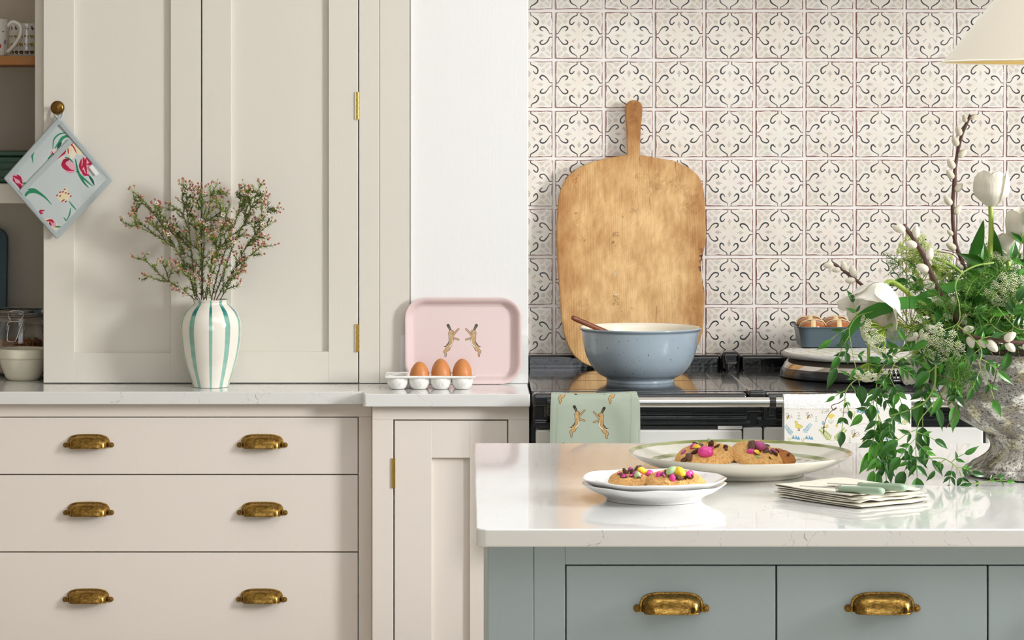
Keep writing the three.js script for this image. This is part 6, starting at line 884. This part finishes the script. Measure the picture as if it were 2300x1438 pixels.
willow('tallest pussy willow branch, bending right at its tip above the tulips', [G(2180, 640, -0.01), G(2162, 590, -0.01), G(2146, 545, -0.01), G(2140, 480, -0.01), G(2143, 410, -0.015), G(2148, 360, -0.02), G(2160, 305, -0.02), G(2172, 275, -0.02), G(2180, 258, -0.02)], 0.0038, 0.0028, [[0.1, 1, 1], [0.22, 1, 1.25], [0.3, 1, 0.8], [0.42, -1, 1.25], [0.47, 1, 1.15], [0.55, -1, 1.2], [0.62, 1, 1.1], [0.68, 1, 1.1], [0.75, -1, 1.1], [0.81, 1, 1.1], [0.87, 1, 1], [0.95, 1, 0.9], [0.98, -0.2, 0.9]], 3);
willow('thick pussy willow branch slanting up left in front of the foliage', [G(2165, 745, 0.06), G(2140, 705, 0.07), G(2110, 655, 0.075), G(2090, 610, 0.075), G(2070, 565, 0.07), G(2048, 530, 0.07), G(2029, 505, 0.07)], 0.0058, 0.0036, [[0.05, -1, 1.3], [0.16, 1, 1.1], [0.3, 1, 1.3], [0.44, 1, 1.25], [0.58, 1, 1.3], [0.66, -1, 1.4], [0.8, 1, 1.2], [0.86, -1, 1.25], [0.96, 1, 1.35], [0.22, -1, 1.2]], 4);
willow('thin pussy willow twig pointing left above the baking tin', [G(2010, 690, 0.03), G(1975, 668, 0.03), G(1940, 643, 0.03), G(1905, 615, 0.03), G(1868, 590, 0.03)], 0.0032, 0.0022, [[0.1, -1, 1], [0.22, 1, 1.1], [0.32, -1, 1], [0.42, 1, 1.1], [0.62, 1, 1.1], [0.66, -1, 1.2], [0.8, -1, 1.1], [0.86, 1, 0.9], [0.97, 0.3, 1.1]], 5);
willow('pussy willow branch lying along the urn rim', [G(2150, 740, 0.1), G(2185, 757, 0.13), G(2230, 764, 0.15), G(2280, 769, 0.155), G(2340, 772, 0.15)], 0.0036, 0.0028, [[0.1, 1, 1.4], [0.2, -1, 1.3], [0.33, -1, 1.1], [0.42, -1, 1.4], [0.6, 1, 1.4], [0.62, -1, 1.3], [0.8, -1, 1.3], [0.9, 1, 1.2]], 6);
willow('short pussy willow twig low in the foliage, left of the urn', [G(2140, 735, 0.075), G(2110, 748, 0.085), G(2080, 752, 0.09), G(2060, 748, 0.09)], 0.003, 0.002, [[0.25, 1, 1.3], [0.5, -1, 1.4], [0.75, 1, 1.3], [0.98, 0.2, 1.4]], 7);

// white umbels
const fl = clean(new THREE.IcosahedronGeometry(0.00098, 0));
function umbel(label, base, axis, R, curve, stemPts, seed, green, ends = true) {
  const r = rng(seed), t = thing('lace_flower', label, 'flower', [0, 0, 0], 0, 'lacy umbel flowers in the urn'), q = quatUp(axis), rays = [], flo = [], tips = [];
  const n = 34; for (let i = 0; i < n; i++) {
    const rr = Math.sqrt((i + 0.5) / n), a = i * 2.39996 + r() * 0.3, tip = V(Math.cos(a) * rr * R, R * curve * (1.05 - 0.45 * rr * rr) + (r() - 0.5) * R * 0.1, Math.sin(a) * rr * R).applyQuaternion(q).add(base), mid = base.clone().lerp(tip, 0.5).add(V(Math.cos(a) * rr * R * 0.12, -R * 0.02, Math.sin(a) * rr * R * 0.12).applyQuaternion(q));
    rays.push(tube([base, mid, tip], 0.0006, 5, 4));
    const d = tip.clone().sub(mid).normalize(); for (let k = 0; k < 26; k++) { const a2 = k * 2.4, r2 = Math.sqrt((k + 0.5) / 26) * R * 0.19, e = V(Math.cos(a2) * r2, 0.004 - r2 * 0.25 + r() * 0.0012, Math.sin(a2) * r2).applyQuaternion(quatUp(d)).add(tip); if (k % 3 === 0) rays.push(tube([tip, e], 0.00028, 1, 3)); flo.push(fl.clone().scale(1 + r() * 0.6, 0.7, 1 + r() * 0.6).translate(e.x, e.y, e.z)); }
  }
  if (stemPts) part('stem', tube([base, ...stemPts], 0.0026, 20, 8), GM.stem, t);
  part('ray', merge(rays), GM.ray, t, 'stuff'); part('floret', merge(flo), green ? GM.floretGreen : GM.floret, t, 'stuff');
}
umbel('large lacy white flower head in front, at the left edge of the urn rim', G(2118, 770, 0.1), V(-0.45, -0.42, 0.75), 0.039, 0.5, [G(2140, 770, 0.08), G(2170, 775, 0.05)], 11, false);
umbel('lacy white flower head at the right, beneath the right-hand tulip', G(2262, 650, 0.07), V(0.15, -0.55, 0.8), 0.04, 0.5, [G(2258, 630, 0.04), G(2270, 700, 0.0)], 12, false);
umbel('lacy flower head seen from the side, tipped down left below the drooping tulip', G(1985, 738, 0.09), V(-0.72, -0.42, 0.05), 0.04, 0.75, [G(2005, 730, 0.08), G(2080, 745, 0.03)], 13, false);
umbel('lacy flower head hanging upside down on a straight stem over the cooker', G(1951, 815, 0.09), V(0.0, -1, 0.1), 0.029, 0.85, [G(1951, 790, 0.09), G(1953, 755, 0.08), G(2010, 735, 0.05)], 14, false);
umbel('greenish lacy flower head at the upper left of the greenery', G(2066, 570, 0.02), V(-0.6, 0.1, 0.5), 0.034, 0.6, [G(2095, 578, 0.02), G(2150, 605, 0.02), G(2185, 650, 0.01)], 15, true);
umbel('second greenish lacy flower head just below, behind the thick willow branch', G(2095, 600, 0.0), V(0.1, -0.3, 0.7), 0.034, 0.5, [G(2120, 600, -0.01), G(2175, 680, 0)], 16, true);
umbel('small lacy flower head behind the tallest tulip stem', G(2222, 590, -0.05), V(-0.2, 0.7, 0.3), 0.033, 0.5, [G(2235, 640, -0.05), G(2250, 720, -0.02)], 17, false);
umbel('yellow-green lacy flower head in the shade above the hanging tulip', G(2045, 735, 0.06), V(-0.1, 0.2, 0.9), 0.042, 0.4, [G(2080, 740, 0.05), G(2150, 760, 0.0)], 18, true);

// jasmine with feathered leaves
const leafletG = [0.34, 0.46, 0.4].map((w, k) => surf(6, 12, (s, t) => { const q = (s - 0.5) * 2, ww = w / 2 * Math.pow(Math.sin(Math.PI * Math.pow(t, 0.66)), 0.95) * (1 - 0.45 * smooth(0.55, 0.95, t)), x = q * ww; return [x, t, 0.34 * Math.abs(q) * ww * 2 - (0.22 + 0.1 * k) * t * t + 0.03 * t]; }));
function vineLeaf(t, p, d, face, size, r, n = 5) { // compound leaf growing along d
  const dd = d.clone().normalize(), side = dd.clone().cross(face).normalize(), set = (q, dir, s) => { const m = part('leaflet', leafletG[Math.floor(r() * 3)], GM.leaf[Math.floor(r() * 3)], t), y = dir.clone().normalize(), z = face.clone().add(V((r() - 0.5) * 0.7, (r() - 0.5) * 0.7, (r() - 0.5) * 0.3)), x = y.clone().cross(z).normalize(); z.crossVectors(x, y); m.quaternion.setFromRotationMatrix(new THREE.Matrix4().makeBasis(x, y, z)); m.position.copy(q); m.scale.setScalar(s); };
  const L = size * 1.25, pairs = (n - 1) / 2, end = p.clone().addScaledVector(dd, L).add(V(0, -L * 0.12, 0));
  const st = tube([p, p.clone().addScaledVector(dd, L * 0.5), end], 0.0007, 6, 5);
  for (let i = 0; i < pairs; i++) { const q = p.clone().lerp(end, 0.35 + 0.55 * i / Math.max(1, pairs)); for (const s of [-1, 1]) set(q, dd.clone().multiplyScalar(0.75).addScaledVector(side, s * 0.8).add(V(0, -0.15, 0.1 * r())), size * (0.62 + 0.16 * r())); }
  set(end, dd.clone().add(V(0, -0.25, 0)), size * (1.05 + 0.25 * r()));
  return st;
}
function vine(label, seed, pts, leaves, w = 0.0011, mat = GM.vine) {
  const r = rng(seed), t = thing('jasmine_vine', label, 'vine', [0, 0, 0], 0, 'jasmine vines trailing from the urn'), c = new THREE.CatmullRomCurve3(pts, false, 'centripetal'), st = [tube(pts, (q) => w * (1 - 0.4 * q), 40, 6)];
  for (const [q, dx, dy, size, n = 5] of leaves) st.push(vineLeaf(t, c.getPointAt(q), V(dx, dy, 0.12 * (r() - 0.3)), V((r() - 0.5) * 0.4, 0.25, 1).normalize(), size * 1.25 * UK, r, n));
  part('stem', merge(st), mat, t);
}
vine('longest jasmine vine, a dense hanging curtain of leaves over the printed white towel', 31, [G(2050, 775, 0.08), G(2005, 800, 0.1), G(1975, 840, 0.11), G(1968, 890, 0.115), G(1975, 950, 0.12), G(1982, 1010, 0.12)], [[0.1, -0.5, 0.1, 24], [0.2, 0.6, -0.5, 26], [0.3, -0.8, -0.3, 22], [0.38, 0.4, -0.9, 30], [0.45, -0.2, -1, 32], [0.52, 0.6, -0.7, 30], [0.6, -0.7, -0.6, 28], [0.68, -0.15, -1, 42], [0.72, 0.35, -0.9, 38], [0.78, -0.35, -0.9, 40], [0.85, 0.25, -1, 40], [0.9, -0.1, -1, 44], [0.98, 0.15, -1, 42], [0.95, -0.3, -0.9, 36]]);
vine('thin jasmine tendril curling down left with small dark leaves', 32, [G(1955, 840, 0.1), G(1920, 855, 0.11), G(1902, 875, 0.11), G(1897, 900, 0.115), G(1895, 925, 0.115)], [[0.35, -0.6, 0.6, 14, 3], [0.45, 0.4, -0.6, 13, 3], [0.6, -0.8, -0.3, 17, 3], [0.75, 0.3, -0.8, 16, 3], [0.98, -0.1, -1, 26, 3]]);
vine('twisted bare tendril at the far left over the towel', 33, [G(1900, 895, 0.112), G(1885, 905, 0.112), G(1868, 912, 0.112), G(1872, 922, 0.113), G(1880, 915, 0.113), G(1866, 925, 0.112), G(1856, 940, 0.112), G(1851, 955, 0.112)], [[0.99, -0.1, -1, 7, 3]], 0.0008, GM.dry);
vine('jasmine spray hanging left of the urn with broad glossy leaves', 34, [G(2112, 890, 0.12), G(2085, 920, 0.125), G(2066, 945, 0.13), G(2058, 975, 0.13), G(2056, 1005, 0.13)], [[0.7, -0.7, -0.3, 30, 3], [0.75, 0.7, -0.2, 26, 3], [0.85, -0.6, -0.6, 32], [0.9, 0.6, -0.6, 32], [0.97, 0.05, -1, 40], [0.99, -0.45, -0.9, 34]]);
vine('low jasmine spray reaching toward the foot of the urn', 35, [G(2060, 1035, 0.13), G(2090, 1030, 0.135), G(2118, 1030, 0.14), G(2140, 1042, 0.145), G(2155, 1058, 0.15)], [[0.6, -0.5, -0.5, 20, 3], [0.75, 0.6, 0.5, 24, 3], [0.8, -0.2, -0.9, 26], [0.9, 0.7, -0.1, 22], [0.99, 0.3, -0.9, 27]]);
vine('long looping pale jasmine stem with a few leaves, left of the urn', 36, [G(2102, 820, 0.13), G(2098, 870, 0.135), G(2075, 905, 0.135), G(2030, 925, 0.13), G(2000, 934, 0.125)], [[0.98, -0.2, -1, 32], [0.92, -0.5, -0.6, 24]], 0.0017);
vine('jasmine sprig with light green leaves around the lower lacy flower', 37, [G(2070, 780, 0.09), G(2035, 800, 0.11), G(2010, 815, 0.12), G(1998, 850, 0.125)], [[0.3, -0.2, 0.5, 22, 3], [0.45, 0.7, -0.2, 24], [0.6, -0.8, 0.1, 24], [0.75, 0.8, -0.3, 28], [0.85, -0.5, -0.6, 26], [0.98, 0.4, -0.8, 36]]);
vine('jasmine sprig at the left edge, its leaves over the baking tin', 38, [G(1960, 700, 0.09), G(1925, 712, 0.105), G(1908, 740, 0.11), G(1912, 775, 0.11), G(1918, 810, 0.11)], [[0.3, -0.2, 0.8, 24, 3], [0.5, -0.8, -0.4, 30, 3], [0.62, -0.5, -0.8, 30, 3], [0.75, -0.6, -0.9, 36, 3], [0.9, 0.7, -0.1, 22, 3], [0.98, 0.25, -1, 34, 3]]);
vine('jasmine with large dark leaves at the upper right, under the right-hand tulip', 39, [G(2210, 590, 0.05), G(2240, 580, 0.06), G(2260, 610, 0.065), G(2280, 650, 0.07), G(2300, 690, 0.07)], [[0.15, -0.6, -0.7, 36, 3], [0.3, 0.9, 0.5, 44, 3], [0.4, -0.7, -0.8, 42], [0.5, 0.8, 0.0, 44], [0.62, 0.6, -0.6, 40], [0.7, -0.8, -0.5, 40], [0.85, -0.8, -0.2, 36, 3]]);
vine('slender jasmine loop crossing in front of the greenery', 40, [G(2232, 590, 0.09), G(2190, 598, 0.1), G(2160, 615, 0.105), G(2146, 640, 0.11), G(2155, 690, 0.115), G(2152, 725, 0.115), G(2110, 745, 0.11)], [[0.85, -0.5, -0.8, 30, 3], [0.92, -0.7, -0.3, 32, 3], [0.98, 0.1, -1, 38, 3]], 0.0016);
vine('jasmine sprig falling over the urn rim at the left', 41, [G(2150, 730, 0.12), G(2190, 765, 0.15), G(2205, 790, 0.17), G(2200, 820, 0.175), G(2215, 850, 0.17)], [[0.4, 0.8, 0.4, 24, 3], [0.55, -0.7, -0.5, 26], [0.7, 0.7, -0.4, 28], [0.85, -0.4, -0.8, 26, 3], [0.98, 0.4, -0.9, 30, 3]]);
vine('jasmine sprig with drooping leaves over the left shoulder of the urn', 42, [G(2120, 790, 0.12), G(2140, 820, 0.14), G(2150, 850, 0.145)], [[0.3, -0.7, -0.4, 32, 3], [0.6, 0.1, -1, 32], [0.98, -0.1, -1, 36], [0.8, -0.6, -0.9, 36, 3]]);
vine('jasmine leaves low beneath the hanging tulip', 43, [G(2075, 800, 0.1), G(2085, 840, 0.11), G(2072, 870, 0.11)], [[0.5, -0.3, -1, 40], [0.8, 0.4, -0.9, 36, 3], [0.99, 0, -1, 50, 3]]);
vine('dark jasmine leaves in the middle of the arrangement', 44, [G(2180, 700, 0.08), G(2160, 720, 0.1), G(2150, 745, 0.11), G(2160, 780, 0.12)], [[0.2, 0.8, 0.2, 34], [0.4, -0.6, -0.7, 36], [0.6, 0.7, -0.5, 36], [0.8, -0.2, -1, 40], [0.98, 0.4, -0.9, 34, 3]]);
vine('dark jasmine leaves at the right, above the willow on the rim', 45, [G(2240, 700, 0.09), G(2225, 725, 0.11), G(2250, 745, 0.12), G(2290, 750, 0.12)], [[0.2, -0.5, -0.6, 34], [0.4, -0.8, -0.2, 30], [0.55, 0.1, -0.9, 32, 3], [0.75, 0.6, 0.4, 34], [0.9, 0.2, -0.9, 34, 3]]);
vine('small jasmine cutting lying on the worktop at the urn foot', 46, [V(X(2192, 1.86), UY + 0.004, 1.86), V(X(2215, 1.855), UY + 0.007, 1.855), V(X(2238, 1.85), UY + 0.008, 1.85)], [[0.3, -0.8, 0.0, 14, 3], [0.6, 0.6, 0.4, 14, 3], [0.99, 0.9, 0.1, 15, 3]], 0.0008);
vine('jasmine leaves clustered in the heart of the arrangement, under the thick willow branch', 47, [G(2200, 720, 0.04), G(2150, 700, 0.06), G(2110, 720, 0.08), G(2085, 760, 0.09)], [[0.1, 0.4, 0.6, 34], [0.25, -0.5, 0.5, 34], [0.4, 0.5, -0.6, 36], [0.5, -0.6, -0.3, 34], [0.65, 0.3, -0.9, 36], [0.8, -0.7, -0.4, 34], [0.98, -0.2, -1, 38]]);
vine('jasmine leaves rising between the tallest tulip and the right-hand tulip', 48, [G(2240, 720, 0.0), G(2250, 660, 0.01), G(2270, 600, 0.02), G(2290, 560, 0.02)], [[0.2, -0.8, 0.3, 36], [0.4, 0.7, 0.4, 38], [0.6, -0.7, 0.5, 40], [0.75, 0.7, 0.6, 38, 3], [0.98, 0.2, 1, 40, 3]]);
vine('jasmine leaves along the back of the arrangement, left of the tallest tulip', 49, [G(2190, 710, -0.03), G(2150, 660, -0.03), G(2120, 640, -0.03), G(2090, 640, -0.03)], [[0.2, 0.3, 0.9, 34], [0.45, -0.5, 0.7, 34], [0.7, -0.2, -0.8, 34], [0.98, -0.9, 0.2, 34]]);
vine('jasmine leaves in front of the urn rim at the right edge of the picture', 50, [G(2240, 690, 0.1), G(2265, 720, 0.13), G(2290, 740, 0.15), G(2320, 735, 0.15)], [[0.2, -0.4, -0.8, 34], [0.45, 0.3, 0.8, 34], [0.6, -0.2, -0.8, 34], [0.8, 0.4, 0.8, 36], [0.95, 0.5, -0.8, 34]]);
{ // many leaves deep in the arrangement
  const r = rng(77), rows = ['filling the arrangement behind the large lacy flower', 'filling the arrangement at the centre, above the twig nest', 'filling the arrangement at the right, behind the lacy flower under the tulip', 'filling the back of the arrangement around the tallest tulip stem'];
  [[2105, 745, 2170, 775], [2150, 690, 2225, 745], [2215, 690, 2300, 735], [2190, 650, 2290, 670]].forEach(([a, b, c, d], i) => vine('jasmine leaves ' + rows[i], 90 + i, [G(a, b, -0.02), G((a + c) / 2, (b + d) / 2 - 12, 0.02), G(c, d, 0.04)], Array.from({ length: 12 }, (_, k) => [(k + 0.5) / 12, r() * 2 - 1, r() * 2 - 1.1, 30 + r() * 12, 5])));
}
// feathery greenery and the ring of twigs: nobody could count these
{
  const r = rng(61), A = [], B = [], frond = (p, d, L, out) => { const n = Math.floor(L / 0.0035); out.push(tube([p, p.clone().addScaledVector(d, L * 0.5), p.clone().addScaledVector(d, L).add(V(0, -L * 0.15, 0))], 0.0006, 4, 4)); for (let i = 2; i < n; i++) { const q = p.clone().addScaledVector(d, L * i / n).add(V(0, -L * 0.15 * (i / n) ** 2, 0)); for (const s of [-1, 1]) { const sd = V(r() - 0.5, r() - 0.5, r() - 0.5).cross(d).normalize().multiplyScalar(s), e = d.clone().multiplyScalar(0.6).addScaledVector(sd, 0.9).normalize(), l2 = L * 0.26 * (1 - 0.6 * i / n), g = new THREE.ConeGeometry(0.00055, l2, 3, 1).translate(0, l2 / 2, 0); out.push(clean(ori(g, q, quatUp(e)))); for (let k = 0; k < 3; k++) { const q2 = q.clone().addScaledVector(e, l2 * (0.3 + 0.25 * k)), e2 = e.clone().add(V(r() - 0.5, r() - 0.5, r() - 0.5).multiplyScalar(1.6)).normalize(), g2 = new THREE.ConeGeometry(0.0005, l2 * 0.5, 3, 1).translate(0, l2 * 0.25, 0); out.push(clean(ori(g2, q2, quatUp(e2)))); } } } };
  for (let i = 0; i < 190; i++) { const u = 2070 + r() * 260, v = 640 + r() * 150 - (u > 2130 ? 30 : 0), dz = -0.06 + r() * 0.17; frond(G(u, v, dz), V(r() - 0.5, r() * 0.9 - 0.35, r() * 0.9 - 0.2).normalize(), 0.03 + r() * 0.035, i % 2 ? A : B); }
  for (let i = 0; i < 26; i++) { const u = 2150 + r() * 40, v = 790 + r() * 40; frond(G(u - r() * 20, v, 0.13 + r() * 0.03), V(r() - 0.6, -0.8, 0.3).normalize(), 0.03 + r() * 0.02, A); }
  for (let i = 0; i < 16; i++) frond(G(2020 + r() * 60, 560 + r() * 50, r() * 0.03), V(r() - 0.7, r() - 0.4, 0.3).normalize(), 0.03 + r() * 0.02, A);
  tag(part('feathery_foliage', merge(A), GM.fern, scene), 'fine feathery light green foliage filling the arrangement in the urn', 'foliage', null, 'stuff');
  tag(part('fennel_foliage', merge(B), GM.fern, scene), 'fine feathery green foliage deep in the urn arrangement, below the tulips', 'foliage', null, 'stuff');
  const N = []; for (let i = 0; i < 130; i++) { const a0 = r() * 6.28, sp = 0.5 + r() * 0.9, rr = 0.118 + r() * 0.034, y = 0.208 + r() * 0.026; N.push(tube(Array.from({ length: 5 }, (_, k) => { const a = a0 + sp * k / 4; return [UX + Math.cos(a) * (rr + (r() - 0.5) * 0.012), UY + y + (r() - 0.5) * 0.012, UZ + Math.sin(a) * (rr + (r() - 0.5) * 0.012)]; }), 0.0007 + r() * 0.0007, 10, 5)); }
  for (const l of [[[2120, 730], [2090, 745], [2050, 750], [2030, 790]], [[2042, 655], [2044, 700], [2050, 720], [2095, 740]], [[2050, 800], [2080, 830], [2130, 850], [2145, 858]], [[2105, 870], [2125, 900], [2150, 905]], [[2225, 790], [2240, 815], [2235, 850], [2230, 875], [2240, 890]], [[2150, 900], [2145, 930], [2125, 962]], [[2105, 565], [2140, 572], [2160, 590], [2185, 600]], [[2115, 560], [2150, 570], [2185, 605]]]) N.push(tube(l.map(([u, v]) => G(u, v, 0.09 + (u > 2120 && v > 780 ? 0.085 : 0))), 0.0008, 16, 5));
  tag(part('twig_nest', merge(N), GM.dry, scene), 'nest of thin brown twigs round the rim of the urn', 'twigs', null, 'stuff');
}
renderer.render(scene, camera);
